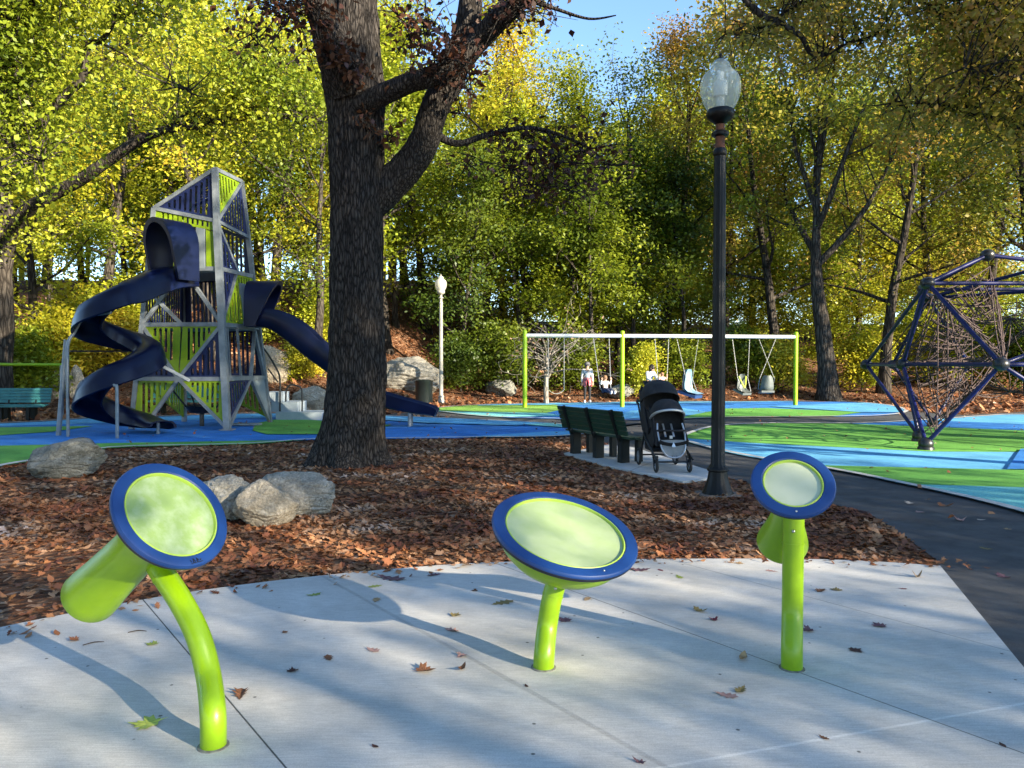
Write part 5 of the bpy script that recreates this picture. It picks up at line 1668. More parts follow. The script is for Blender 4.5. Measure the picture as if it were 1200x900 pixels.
def chain(mb, a, b, r=.013):
    a, b = Vector(a), Vector(b)
    n = max(2, int((b - a).length / .05))
    d = (b - a).normalized(); x = d.orthogonal().normalized(); y = d.cross(x)
    for i in range(n):
        p = a.lerp(b, (i + .5) / n)
        w, t = (x, y) if i % 2 else (y, x)
        L = (b - a).length / n * .62
        mb.tube([p - d * L + w * r * .6, p + d * L + w * r * .6], r * .42, 4, cap=False)
        mb.tube([p - d * L - w * r * .6, p + d * L - w * r * .6], r * .42, 4, cap=False)
        mb.tube([p - d * L - w * r * .6, p - d * L + w * r * .6], r * .42, 4, cap=False)
def belt_swing(label, px, off, zseat, w, m, half=.26):
    top = beam_at(px)
    o = thing('swing', label, 'swing', top, SWG)
    s = top + bn * off; s.z = zseat
    for sg in (-1, 1):
        mb = MB(); chain(mb, top + bd * sg * half, s + bd * sg * w, .016); mb.build('chain', M_CHAIN, o, smooth=False)
    q = [s + bd * (w * t) + Vector((0, 0, -.16 * (1 - t * t))) for t in np.linspace(-1, 1, 13)]
    vs, fs = [], []
    for p in q:
        vs += [p - bn * .075, p + bn * .075, p + bn * .075 - Vector((0, 0, .012)), p - bn * .075 - Vector((0, 0, .012))]
    for i in range(12):
        for k in range(4):
            fs.append((i * 4 + k, i * 4 + (k + 1) % 4, (i + 1) * 4 + (k + 1) % 4, (i + 1) * 4 + k))
    mb = MB(); mb.add(vs, fs); mb.build('belt_seat', m, o, ang=30)
    return s
belt_swing('empty belt swing hanging still beside the left lime post', 651, 0, .68, .30, M_BELTW, .30)
s_child = belt_swing('belt swing pulled towards the playground with a small child on it', 704, -.62, .74, .20, M_BELT, .30)
s_adult = belt_swing('belt swing carrying the child in pink beyond the stroller', 776, -.1, .95, .17, M_BELT, .27)
def shell_swing(label, px, off, z, m, m2, yaw=0.0, pitch=0.3, w=.30, pad=None, big=1.0):
    top = beam_at(px)
    o = thing('swing', label, 'swing', top, SWG)
    s = top + bn * off; s.z = z
    Rm_ = Matrix.Rotation(yaw, 3, 'Z') @ Matrix((bd, -bn, Vector((0, 0, 1)))).transposed() @ Matrix.Rotation(-pitch, 3, 'X')
    vs, fs = [], []
    prof = [(.34, -.02, .75), (.20, -.03, .95), (.02, -.04, 1.0), (-.10, .02, 1.0), (-.16, .16, .96), (-.20, .34, .88), (-.24, .52, .74), (-.26, .62, .45)]
    for (y, zz, kx) in prof:
        for k in range(9):
            t = k / 4 - 1
            vs.append(s + Rm_ @ (Vector((t * w * kx, y + .13 * t * t, zz + .05 * t * t)) * big))
    for i in range(len(prof) - 1):
        for k in range(8):
            fs.append((i * 9 + k, i * 9 + k + 1, i * 9 + k + 10, i * 9 + k + 9))
    mb = MB(); mb.add(vs, fs)
    mb.add([Vector(v) + Rm_ @ Vector((0, -.035, -.03)) for v in vs], [tuple(reversed(f)) for f in fs])
    sh = mb.build('shell', m, o, ang=60)
    mb = MB(); mb.box(s + Rm_ @ Vector((0, .12, -.09)) * big, (w * 1.9 * big, .60 * big, .09 * big), Rm_); mb.build('seat_base', m2, o, smooth=False)
    if pad:
        mb = MB(); mb.tube(crom([s + Rm_ @ Vector((-.20, -.10, .48)), s + Rm_ @ Vector((-.10, .06, .26)), s + Rm_ @ Vector((0, .16, .10))], 4), .03, 8)
        mb.build('harness', pad, o)
        mb = MB(); mb.tube(crom([s + Rm_ @ Vector((.20, -.10, .48)), s + Rm_ @ Vector((.10, .06, .26)), s + Rm_ @ Vector((0, .16, .10))], 4), .03, 8)
        mb.build('harness', pad, o)
    for sg in (-1, 1):
        mb = MB(); chain(mb, top + bd * sg * (w + .05), s + Rm_ @ Vector((sg * w * .95, -.05, .42)), .014); mb.build('chain', M_CHAIN, o, smooth=False)
        mb = MB(); chain(mb, s + Rm_ @ Vector((sg * w * .95, -.05, .42)), s + Rm_ @ Vector((sg * w * .85, .28, .02)), .014); mb.build('chain', M_CHAIN, o, smooth=False)
M_PADY = mat('harness_lime', (.34, .42, .03), .6)
shell_swing('blue moulded swing seat turned sideways behind the stroller', 806, 0, .62, M_SWB, M_SWN, R(50), .30, .38, None, 1.18)
shell_swing('grey moulded swing seat with yellow-green harness beside the black lamp post', 868, 0, .66, M_SWG, M_SWG, R(25), .35, .30, M_PADY, .85)
shell_swing('grey moulded swing seat facing away beside the right lime post', 899, 0, .62, M_SWG, M_SWG, R(170), .1, .30, None, .85)
# ================================================================== PEOPLE
M_SKIN = mat('skin', (.50, .29, .20), .55)
M_HAIRD = mat('hair_dark', (.018, .012, .010), .6)
M_HAIRB = mat('hair_light_brown', (.20, .10, .045), .6)
M_WHITE = mat('white_cloth', (.72, .71, .68), .8, col2=(.60, .60, .60), scale=14)
M_VEST = mat('blue_grey_cloth', (.20, .27, .33), .8)
M_RED = mat('red_check_cloth', (.38, .03, .05), .8, col2=(.45, .22, .24), scale=22, mix=(.45, .55))
M_BLK = mat('black_cloth', (.012, .012, .016), .8)
M_CAP = mat('grey_cap_cloth', (.10, .10, .11), .8)
M_NVY = mat('navy_cloth', (.02, .03, .08), .8)
M_PINK = mat('pink_cloth', (.62, .38, .34), .8)
M_EYE = mat('eye_dark', (.02, .015, .012), .3)
def skin_mesh(name, verts, edges, radii, m, parent, root=0, sub=1):
    me = bpy.data.meshes.new(name)
    me.from_pydata([tuple(v) for v in verts], edges, [])
    o = bpy.data.objects.new(name, me); C.objects.link(o)
    sk = o.modifiers.new('skin', 'SKIN'); sk.use_smooth_shade = True
    sd = o.modifiers.new('sub', 'SUBSURF'); sd.levels = sub; sd.render_levels = sub
    for i, r in enumerate(radii):
        r = r if hasattr(r, '__len__') else (r, r)
        me.skin_vertices[0].data[i].radius = r
    me.skin_vertices[0].data[root].use_root = True
    dg = bpy.context.evaluated_depsgraph_get(); dg.update()
    nm = bpy.data.meshes.new_from_object(o.evaluated_get(dg))
    bpy.data.objects.remove(o)
    nm.name = name
    nm.materials.clear(); nm.materials.append(m)
    nm.polygons.foreach_set('use_smooth', [True] * len(nm.polygons))
    r = bpy.data.objects.new(name, nm); C.objects.link(r)
    if parent is not None: r.parent = parent
    return r
def figure(label, loc, rz, J, H, group=None):
    """J: joints in the figure's own frame (x to its left hand side when facing -y), body one skinned mesh"""
    k = H / 1.65
    o = thing('person', label, 'person', loc, group, rz)
    names = ['pelvis', 'waist', 'chest', 'neck', 'headlow', 'head', 'headtop', 'shL', 'elL', 'wrL', 'paL', 'shR', 'elR', 'wrR', 'paR', 'hipL', 'knL', 'anL', 'toL', 'hipR', 'knR', 'anR', 'toR']
    rad = dict(pelvis=(.135, .105), waist=(.115, .09), chest=(.145, .10), neck=.05, headlow=.075, head=.098, headtop=.07, sh=.062, el=.043, wr=.028, pa=(.036, .02), hip=.088, kn=.058, an=.038, to=.034)
    vs = [Vector(J[n]) for n in names]
    ed = [(0, 1), (1, 2), (2, 3), (3, 4), (4, 5), (5, 6)]
    idx = {n: i for i, n in enumerate(names)}
    for s in 'LR':
        ed += [(2, idx['sh' + s]), (idx['sh' + s], idx['el' + s]), (idx['el' + s], idx['wr' + s]), (idx['wr' + s], idx['pa' + s]),
               (0, idx['hip' + s]), (idx['hip' + s], idx['kn' + s]), (idx['kn' + s], idx['an' + s]), (idx['an' + s], idx['to' + s])]
    rr = []
    for n in names:
        b = n if n in rad else n[:-1]
        v = rad[b]
        rr.append(tuple(x * k for x in v) if hasattr(v, '__len__') else v * k)
    # five fingers from each palm
    for s in 'LR':
        w, p = Vector(J['wr' + s]), Vector(J['pa' + s])
        d = (p - w).normalized(); sd = d.cross(Vector((0, 1, 0.2))).normalized()
        for j, (off, ln) in enumerate([(-.03, .07), (-.012, .08), (.006, .075), (.022, .06), (-.05, .045)]):
            a = p + sd * off * k + d * (.02 if j < 4 else -.02) * k
            b = a + (d + (sd * -.8 if j == 4 else Vector((0, 0, 0)))) .normalized() * ln * .55 * k
            c = b + (d + Vector((0, -.4, 0))).normalized() * ln * .45 * k
            i0 = len(vs); vs += [a, b, c]; rr += [.011 * k, .009 * k, .007 * k]
            ed += [(idx['pa' + s], i0), (i0, i0 + 1), (i0 + 1, i0 + 2)]
    body = skin_mesh('body', vs, ed, rr, M_SKIN, o)
    hd = Vector(J['head']); f = (Vector(J.get('face', (0, -1, 0)))).normalized(); sx = f.cross(Vector((0, 0, 1))).normalized()
    mb = MB()
    for s in (-1, 1): mb.ball(hd + f * .088 * k + sx * s * .034 * k + Vector((0, 0, .012 * k)), .011 * k, 8)
    mb.build('eyes', M_EYE).parent = o
    mb = MB(); mb.ball(hd + f * .102 * k - Vector((0, 0, .018 * k)), .016 * k, 8, sc=(.8, 1, 1.3)); mb.ball(hd + f * .092 * k - Vector((0, 0, .055 * k)), .016 * k, 8, sc=(1.4, .6, .4))
    for s in (-1, 1): mb.ball(hd + sx * s * .098 * k, .024 * k, 8, sc=(.5, .8, 1.2))
    mb.build('face_features', M_SKIN).parent = o
    return o, k
def sleeve(name, J, chain_, radii, m, o, k, sub=1, extra=()):
    vs = [Vector(J[n]) if isinstance(n, str) else Vector(n) for n in chain_]
    ed = [(i, i + 1) for i in range(len(vs) - 1)]
    rr = [tuple(x * k for x in r) if hasattr(r, '__len__') else r * k for r in radii]
    for (at, pts, rs) in extra:
        prev = at
        for p, r in zip(pts, rs):
            vs.append(Vector(J[p]) if isinstance(p, str) else Vector(p)); rr.append(tuple(x * k for x in r) if hasattr(r, '__len__') else r * k)
            ed.append((prev, len(vs) - 1)); prev = len(vs) - 1
    return skin_mesh(name, vs, ed, rr, m, o, sub=sub)
def hair(J, m, o, k, back=.03, long=0.0):
    hd = Vector(J['head']); f = Vector(J.get('face', (0, -1, 0))).normalized()
    mb = MB(); mb.ball(hd - f * back * k + Vector((0, 0, .03 * k)), .118 * k, 14, sc=(1, 1, 1.05))
    if long: mb.ball(hd - f * .07 * k - Vector((0, 0, long * k)), .085 * k, 12, sc=(1.1, .7, 1.5))
    mb.build('hair', m).parent = o
# --- woman walking towards the playground
J = dict(pelvis=(0, 0, .92), waist=(0, 0, 1.06), chest=(0, 0, 1.26), neck=(0, -.01, 1.41), headlow=(0, -.03, 1.47), head=(0, -.035, 1.53), headtop=(0, -.02, 1.60),
         shL=(.17, 0, 1.34), elL=(.22, .02, 1.08), wrL=(.23, -.06, .86), paL=(.23, -.08, .79), shR=(-.17, 0, 1.34), elR=(-.21, .05, 1.08), wrR=(-.21, .02, .85), paR=(-.21, .01, .78),
         hipL=(.09, 0, .88), knL=(.10, -.04, .49), anL=(.11, .0, .09), toL=(.12, -.15, .035), hipR=(-.09, 0, .88), knR=(-.09, -.01, .49), anR=(-.10, .04, .09), toR=(-.11, -.10, .035))
p = G(688, 472.5); p.z = .02
o, k = figure('woman in grey cap, white sleeves and red checked shirt knotted at her waist', p, .05, J, 1.65)
sleeve('shirt', J, ['waist', (0, 0, 1.16), 'chest', (0, -.005, 1.38)], [(.125, .10), (.14, .105), (.158, .112), .062], M_WHITE, o, k, extra=[(2, ['shL', 'elL', 'wrL'], [.075, .054, .038]), (2, ['shR', 'elR', 'wrR'], [.075, .054, .038])])
sleeve('vest', J, [(0, 0, 1.0), 'waist', (0, 0, 1.16), 'chest', (0, -.005, 1.36)], [(.135, .11), (.135, .11), (.15, .118), (.158, .122), .066], M_VEST, o, k)
sleeve('leggings', J, ['waist', 'pelvis'], [(.118, .095), (.145, .112)], M_BLK, o, k, extra=[(1, ['hipL', 'knL', 'anL'], [.095, .064, .044]), (1, ['hipR', 'knR', 'anR'], [.095, .064, .044])])
mb = MB()
prof = [(.155, 1.03), (.165, .99), (.18, .86), (.20, .70)]
vs, fs = [], []
for (r, z) in prof:
    for j in range(25):
        a = R(-62 + 304 * j / 24) + R(-90 + 28 + 0)
        a = R(-90 + 18 + 324 * j / 24)
        w = 1 + (.05 * math.sin(j * 2.1) if z < .9 else 0)
        vs.append((r * w * math.cos(a), r * .82 * w * math.sin(a), z + (.05 * math.sin(j * 1.3) if z < .75 else 0)))
for i in range(3):
    for j in range(24): fs.append((i * 25 + j, i * 25 + j + 1, (i + 1) * 25 + j + 1, (i + 1) * 25 + j))
mb.add(vs, fs); mb.add([(a * .95, b * .95, c) for a, b, c in vs], [tuple(reversed(f)) for f in fs])
mb.ball((0, -.15, 1.0), .05, 10, sc=(1.2, .8, .8))
mb.tube(crom([(-.02, -.16, .99), (-.06, -.18, .88), (-.07, -.17, .72)], 3), [.035] * 7, 8, squash=.5); mb.tube(crom([(.02, -.16, .99), (.05, -.18, .88), (.07, -.17, .70)], 3), [.035] * 7, 8, squash=.5)
mb.build('tied_shirt', M_RED).parent = o
for s in 'LR':
    a, t = Vector(J['an' + s]), Vector(J['to' + s])
    mb = MB(); mb.tube(crom([a + Vector((0, .05, -.05)), a + Vector((0, 0, -.035)), (a + t) / 2 + Vector((0, 0, -.005)), t, t + Vector((0, -.03, -.005))], 3), lerp_list([.03, .05, .05, .042, .02], 13), 10); mb.build('shoe', M_WHITE).parent = o
hair(J, M_HAIRD, o, k, .035)
mb = MB(); h = Vector(J['head']); mb.ball(h + Vector((0, .012, .05)), .125, 16, sc=(1, 1.05, .85)); mb.box(h + Vector((0, -.14, .055)), (.17, .13, .016)); mb.build('cap', M_CAP).parent = o
# --- child on the swing
def seated(H, lean=0.15, leg=0.75, arms='up'):
    k = H / 1.65
    hd = Vector((0, .05, 0))
    J = dict(pelvis=(0, 0, .07), waist=(0, .02, .20), chest=(0, .04, .38), neck=(0, .05, .53), headlow=(0, .03, .59), head=(0, .025, .66), headtop=(0, .04, .74),
             hipL=(.08, -.03, .07), knL=(.10, -.38, .10), anL=(.10, -.38 - .38 * math.sin(leg), .10 - .38 * math.cos(leg)), hipR=(-.08, -.03, .07), knR=(-.10, -.38, .10), anR=(-.10, -.38 - .38 * math.sin(leg), .10 - .38 * math.cos(leg)),
             shL=(.16, .04, .46), shR=(-.16, .04, .46))
    for s, g in (('L', 1), ('R', -1)):
        a = Vector(J['an' + s]); J['to' + s] = tuple(a + Vector((0, -.08, .10)))
        if arms == 'up':
            J['el' + s] = (g * .28, -.02, .36); J['wr' + s] = (g * .26, -.08, .56); J['pa' + s] = (g * .255, -.09, .62)
        else:
            J['el' + s] = (g * .22, -.10, .28); J['wr' + s] = (g * .08, -.28, .34); J['pa' + s] = (g * .04, -.33, .36)
    return {n: tuple(Vector(v) * k) for n, v in J.items()}, k
def dress(J, o, k, top, pants, shoes, hairm, long):
    mid = tuple((Vector(J['waist']) + Vector(J['chest'])) / 2)
    sleeve('shirt', J, ['pelvis', 'waist', mid, 'chest', tuple((Vector(J['chest']) * .25 + Vector(J['neck']) * .75))], [(.14, .11), (.13, .105), (.14, .11), (.155, .112), .065], top, o, k, extra=[(3, ['shL', 'elL', 'wrL'], [.072, .055, .04]), (3, ['shR', 'elR', 'wrR'], [.072, .055, .04])])
    sleeve('trousers', J, ['pelvis'], [(.148, .118)], pants, o, k, extra=[(0, ['hipL', 'knL', 'anL'], [.10, .072, .055]), (0, ['hipR', 'knR', 'anR'], [.10, .072, .055])])
    for s in 'LR':
        a, t = Vector(J['an' + s]), Vector(J['to' + s])
        mb = MB(); mb.tube(crom([a + (a - t) * .35, a, (a + t) / 2, t], 3), lerp_list([.035 * k, .055 * k, .055 * k, .03 * k], 10), 10); mb.build('shoe', shoes).parent = o
    hair(J, hairm, o, k, .03, long)
J, k = seated(1.22, leg=1.15)
b = s_child + Vector((0, 0, -.13))
o, k = figure('small child in white top and navy trousers riding the swing', b, math.atan2(bd.y, bd.x) + .25, J, 1.22)
dress(J, o, k, M_WHITE, M_NVY, M_WHITE, M_HAIRB, .06)
# --- adult standing behind a child on the next swing
J = dict(pelvis=(0, .06, .90), waist=(0, .02, 1.03), chest=(0, -.05, 1.20), neck=(0, -.10, 1.33), headlow=(0, -.14, 1.38), head=(0, -.16, 1.43), headtop=(0, -.15, 1.50),
         shL=(.16, -.05, 1.27), elL=(.20, -.18, 1.05), wrL=(.14, -.36, 1.00), paL=(.12, -.42, 1.01), shR=(-.16, -.05, 1.27), elR=(-.22, -.16, 1.04), wrR=(-.16, -.34, .98), paR=(-.14, -.40, .99),
         hipL=(.09, .06, .86), knL=(.10, -.02, .48), anL=(.11, .04, .09), toL=(.12, -.11, .035), hipR=(-.09, .06, .86), knR=(-.09, .02, .48), anR=(-.10, .10, .09), toR=(-.11, -.05, .035), face=(.3, -.9, -.3))
q = beam_at(765); ad = Vector((q.x, q.y, .02)) + bn * .30
o, k = figure('dark-haired adult in white top bending over the child beyond the stroller', ad, math.atan2(bd.y, bd.x) + .35, J, 1.62)
dress(J, o, k, M_WHITE, M_BLK, M_BLK, M_HAIRD, .03)
J2, k2 = seated(1.0, leg=.3, arms='up')
o, k2 = figure('small child in pink on the swing beside the dark-haired adult', s_adult + Vector((0, 0, -.13)), math.atan2(bd.y, bd.x) + .2, J2, 1.0)
dress(J2, o, k2, M_PINK, M_PINK, M_WHITE, M_HAIRB, .0)

# ================================================================== ROPE DOME
M_TUBE = mat('dome_tube_blue', (.004, .006, .058), .4, col2=(.006, .009, .075), scale=6, spec=.35)
M_NODE = mat('dome_node_black', (.012, .013, .015), .35)
M_ROPE = mat('rope_brown', (.045, .030, .030), .9, col2=(.09, .06, .056), scale=30)
N = dict(T=P(1157, 299, 15.4), U1=P(1087, 332, 14.8), U2=P(1082, 339, 17.2), M1=P(1173, 427, 13.4), M2=P(1058, 427, 16.2), M3=P(1015, 427, 18.7),
         F1=G(1085, 520, .12), F2=G(1077, 511, .12))
XM = 10.75
def mir(v): return Vector((2 * XM - v.x, v.y, v.z))
for n in ('U1', 'U2', 'M2', 'M3', 'F1', 'F2'):
    N[n + 'm'] = mir(N[n])
N['Tm'] = Vector((2 * XM - N['T'].x, 17.0, N['T'].z + .05))
N['M1m'] = Vector((XM + (XM - N['M1'].x) * .95, 13.2, 1.6))
N['M4'] = Vector((10.0, 20.2, 1.6)); N['M4m'] = Vector((12.0, 20.2, 1.6)); N['F3'] = Vector((XM, 19.6, .12)); N['F4'] = Vector((XM - .1, 13.1, .12))
N['U3'] = Vector((XM - .7, 18.6, 3.2))
E = [('T', 'U1'), ('T', 'U2'), ('T', 'U1m'), ('T', 'Tm'), ('Tm', 'U1m'), ('Tm', 'U2m'), ('U1', 'U1m'), ('U2', 'U2m'), ('U1', 'U2'), ('U1m', 'U2m'), ('Tm', 'U3'), ('U3', 'U2'), ('U3', 'U2m'),
     ('U1', 'M1'), ('U1', 'M2'), ('U2', 'M2'), ('U2', 'M3'), ('U1', 'M3'), ('M1', 'M2'), ('M2', 'M3'), ('M1', 'U1m'), ('M1', 'M1m'), ('M1m', 'U1m'), ('M1m', 'M2m'), ('M2m', 'M3m'), ('U1m', 'M2m'), ('U2m', 'M3m'), ('U2m', 'M2m'),
     ('F1', 'M1'), ('F1', 'M2'), ('F2', 'M2'), ('F2', 'M3'), ('F1', 'F2'), ('F1m', 'M1m'), ('F1m', 'M2m'), ('F2m', 'M3m'), ('M3', 'M4'), ('M4', 'M4m'), ('M4m', 'M3m'), ('F3', 'M4'), ('F3', 'M4m'), ('U3', 'M4'), ('U3', 'M4m'), ('F4', 'M1'), ('F4', 'M1m')]
o = thing('rope_dome', 'large blue tubular climbing dome strung with brown ropes, cut by the frame edge', 'climbing dome', (XM, 16.5, 0))
for a, b in E:
    va_, vb_ = N[a], N[b]
    if a == 'F1' and b == 'F2': continue
    MB().tube([va_, vb_], .039, 12).build('tube', M_TUBE, o)
for n, v in N.items():
    mb = MB(); mb.ball(v, .135, 18, sc=(1, 1, .9))
    if n.startswith('F'):
        mb.lathe([(.15, -.12), (.14, -.06), (.09, -.02)], 20, v)
    mb.build('node', M_NODE, o)
# rope net: an inner cage tied to the frame, each bay criss-crossed
rng = np.random.default_rng(8)
cen = Vector((XM, 16.6, 1.9))
outer = ['U1', 'U2', 'M1', 'M2', 'M3', 'F1', 'F2', 'T', 'U1m', 'U2m', 'M1m', 'M2m', 'M3m', 'F1m', 'F2m', 'M4', 'M4m', 'U3']
inner = {n: cen + (N[n] - cen) * .78 for n in outer}
inn2 = {n: cen + (N[n] - cen) * .50 for n in outer}
core = [cen + Vector((0, 0, .7)), cen - Vector((0, 0, .9))]
segs = []
for n in outer:
    segs += [(N[n], inner[n]), (inner[n], inn2[n])]
    segs += [(inn2[n], core[0]), (inn2[n], core[1])] if n[0] in 'MF' else [(inn2[n], core[0])]
    near = sorted(outer, key=lambda q: (N[q] - N[n]).length)[1:5]
    for q in near:
        if q > n or n not in sorted(outer, key=lambda w: (N[w] - N[q]).length)[1:5]:
            segs.append((inner[n], inner[q])); segs.append((inn2[n], inn2[q]))
            for t in (.33, .66):
                segs.append((inner[n].lerp(N[n], .5).lerp(inner[q].lerp(N[q], .5), t), inn2[n].lerp(inn2[q], t)))
            segs.append((N[n].lerp(inner[n], .5), N[q].lerp(inner[q], .5)))
            segs.append((inner[n], inn2[q])); segs.append((inner[q], inn2[n]))
            for t in (.25, .5, .75):
                segs.append((inner[n].lerp(inner[q], t), inn2[n].lerp(inn2[q], t)))
            segs.append((inner[n].lerp(inn2[n], .5), inner[q].lerp(inn2[q], .5)))
mb = MB()
for a, b in segs:
    d = (b - a).length
    mid = (a + b) / 2 + Vector((rng.normal() * .03, rng.normal() * .03, -.05 * d))
    mb.tube(crom([a, mid, b], 3), .0115, 5, cap=False)
mb.build('rope_net', M_ROPE, o, ang=180)
# ================================================================== FALLEN LEAVES
def outline(kind):
    """flat leaf outline about its middle, length 1 along y"""
    if kind == 'oak':
        h = [(.0, -.62), (.02, -.5), (.10, -.40), (.07, -.30), (.24, -.22), (.13, -.08), (.33, .06), (.16, .16), (.27, .32), (.12, .36), (.0, .5)]
    elif kind == 'maple':
        h = [(.0, -.62), (.015, -.34), (.22, -.36), (.20, -.22), (.46, -.10), (.36, -.02), (.44, .16), (.20, .10), (.22, .28), (.10, .24), (.0, .5)]
    else:
        h = [(.0, -.55), (.14, -.3), (.24, -.02), (.18, .24), (.0, .5)]
    return h + [(-x, y) for x, y in reversed(h[1:-1])]
def leaf_local(kind, rng, curl):
    o = outline(kind)
    vs = [(0.0, -.02)] + o
    out = []
    cx, cy_, tw = rng.normal() * curl, abs(rng.normal()) * curl, rng.normal() * curl
    for x, y in vs:
        out.append((x, y, cx * x * x * 2.4 + cy_ * y * y * 1.3 + tw * x * y * 1.6 + abs(x) * curl * .35))
    n = len(o)
    tris = [(0, 1 + k, 1 + (k + 1) % n) for k in range(n)]
    return np.array(out), np.array(tris)
def scatter_mesh(name, pts, sizes, kinds, rng, curl=.35, tilt=.35):
    V, F = [], []
    base = 0
    lib = {k: [leaf_local(k, rng, curl) for _ in range(10)] for k in set(kinds)}
    for p, s, k in zip(pts, sizes, kinds):
        v, f = lib[k][rng.integers(10)]
        a = rng.uniform(0, 6.283)
        ca, sa = math.cos(a), math.sin(a)
        tx, ty = rng.normal() * tilt, rng.normal() * tilt
        x = v[:, 0] * ca - v[:, 1] * sa; y = v[:, 0] * sa + v[:, 1] * ca
        z = v[:, 2] + x * tx + y * ty
        z = z - z.min() * .8
        V.append(np.stack([p[0] + x * s, p[1] + y * s, p[2] + z * s], 1)); F.append(f + base); base += len(v)
    V = np.concatenate(V); F = np.concatenate(F)
    me = bpy.data.meshes.new(name)
    me.vertices.add(len(V)); me.vertices.foreach_set('co', V.astype(np.float32).ravel())
    me.loops.add(3 * len(F)); me.loops.foreach_set('vertex_index', F.astype(np.int32).ravel())
    me.polygons.add(len(F)); me.polygons.foreach_set('loop_start', np.arange(0, 3 * len(F), 3, dtype=np.int32))
    me.update(calc_edges=True)
    return me
LIT = leaf_mat('litter_leaves', [(.045, .017, .012), (.11, .038, .020), (.20, .072, .032), (.31, .125, .052), (.42, .21, .095), (.47, .29, .18), (.56, .42, .34)], trans=.12, patch=1.2)
rng = np.random.default_rng(77)
def litter(n, x0, x1, y0, y1, keep, smin, smax, kinds, zf=lambda x, y: 0.0, curl=.35, tilt=.3):
    xs = rng.uniform(x0, x1, n); ys = rng.uniform(y0, y1, n)
    bad = inside(PAD, xs, ys) | inside(TOWER_ZONE, xs, ys) | inside(SWING_ZONE, xs, ys) | inside(DOME_ZONE, xs, ys) | inside(ASPHALT, xs, ys) | inside(BENCH_PAD, xs, ys)
    k = np.array([keep(x, y) for x, y in zip(xs, ys)])
    ok = (~bad) & (rng.uniform(size=n) < k)
    xs, ys = xs[ok], ys[ok]
    pts = [(x, y, zf(x, y)) for x, y in zip(xs, ys)]
    return pts, rng.uniform(smin, smax, len(pts)), [kinds[i] for i in rng.integers(len(kinds), size=len(pts))]
def dens(x, y):
    v = mnoise.noise(Vector((x * .55, y * .75, 3.1))) * .5 + .5
    bare = ss(-1.6, -3.2, x) * ss(7.6, 6.2, y)           # thin cover at the left by the pad
    return (.35 + .9 * v) * (1 - .72 * bare)
allp, alls, allk = [], [], []
for args in [(30000, -6.5, 6, 4.8, 9.2, dens, .042, .098, ['oak', 'maple', 'oak', 'plain']), (27000, -11, 6.5, 9.2, 17.5, dens, .06, .115, ['oak', 'maple', 'plain'])]:
    a, b, c = litter(*args)
    allp += a; alls += list(b); allk += c
for _ in range(260):                       # a few blown over the pad edge
    q = PAD_EDGE[rng.integers(6, len(PAD_EDGE) - 1)]; q2 = q + Vector((rng.normal() * .25, rng.uniform(-.16, .10), 0))
    allp.append((q2.x, q2.y, .032)); alls.append(rng.uniform(.03, .075)); allk.append(['oak', 'maple', 'plain'][rng.integers(3)])
me = scatter_mesh('leaf_litter', allp, alls, allk, rng, curl=.26, tilt=.24); me.materials.append(LIT)
o = bpy.data.objects.new('leaf_litter', me); C.objects.link(o)
tag(o, 'carpet of brown fallen leaves over the mulch', 'leaf litter', kind='stuff')
a, b, c = litter(26000, -28, 26, 20, 46, lambda x, y: .9 if y < 36 else .45, .13, .24, ['plain', 'maple'], terrain, .35, .35)
me = scatter_mesh('leaf_litter', a, b, c, rng); me.materials.append(LIT)
o = bpy.data.objects.new('leaf_litter', me); C.objects.link(o)
tag(o, 'fallen leaves covering the wooded bank behind the swings', 'leaf litter', kind='stuff')
# small bits strewn on the path and the play surfaces
xs = rng.uniform(-9, 14, 900); ys = rng.uniform(7.5, 27, 900)
on = inside(TOWER_ZONE, xs, ys) | inside(SWING_ZONE, xs, ys) | inside(DOME_ZONE, xs, ys) | inside(ASPHALT, xs, ys)
on &= rng.uniform(size=900) < .45
pp = [(x, y, .05) for x, y in zip(xs[on], ys[on])]
me = scatter_mesh('leaf_litter', pp, rng.uniform(.04, .09, len(pp)), ['maple'] * len(pp), rng); me.materials.append(LIT)
o = bpy.data.objects.new('leaf_litter', me); C.objects.link(o)
tag(o, 'small dark leaf scraps strewn over the path and play surfaces', 'leaf litter', kind='stuff')

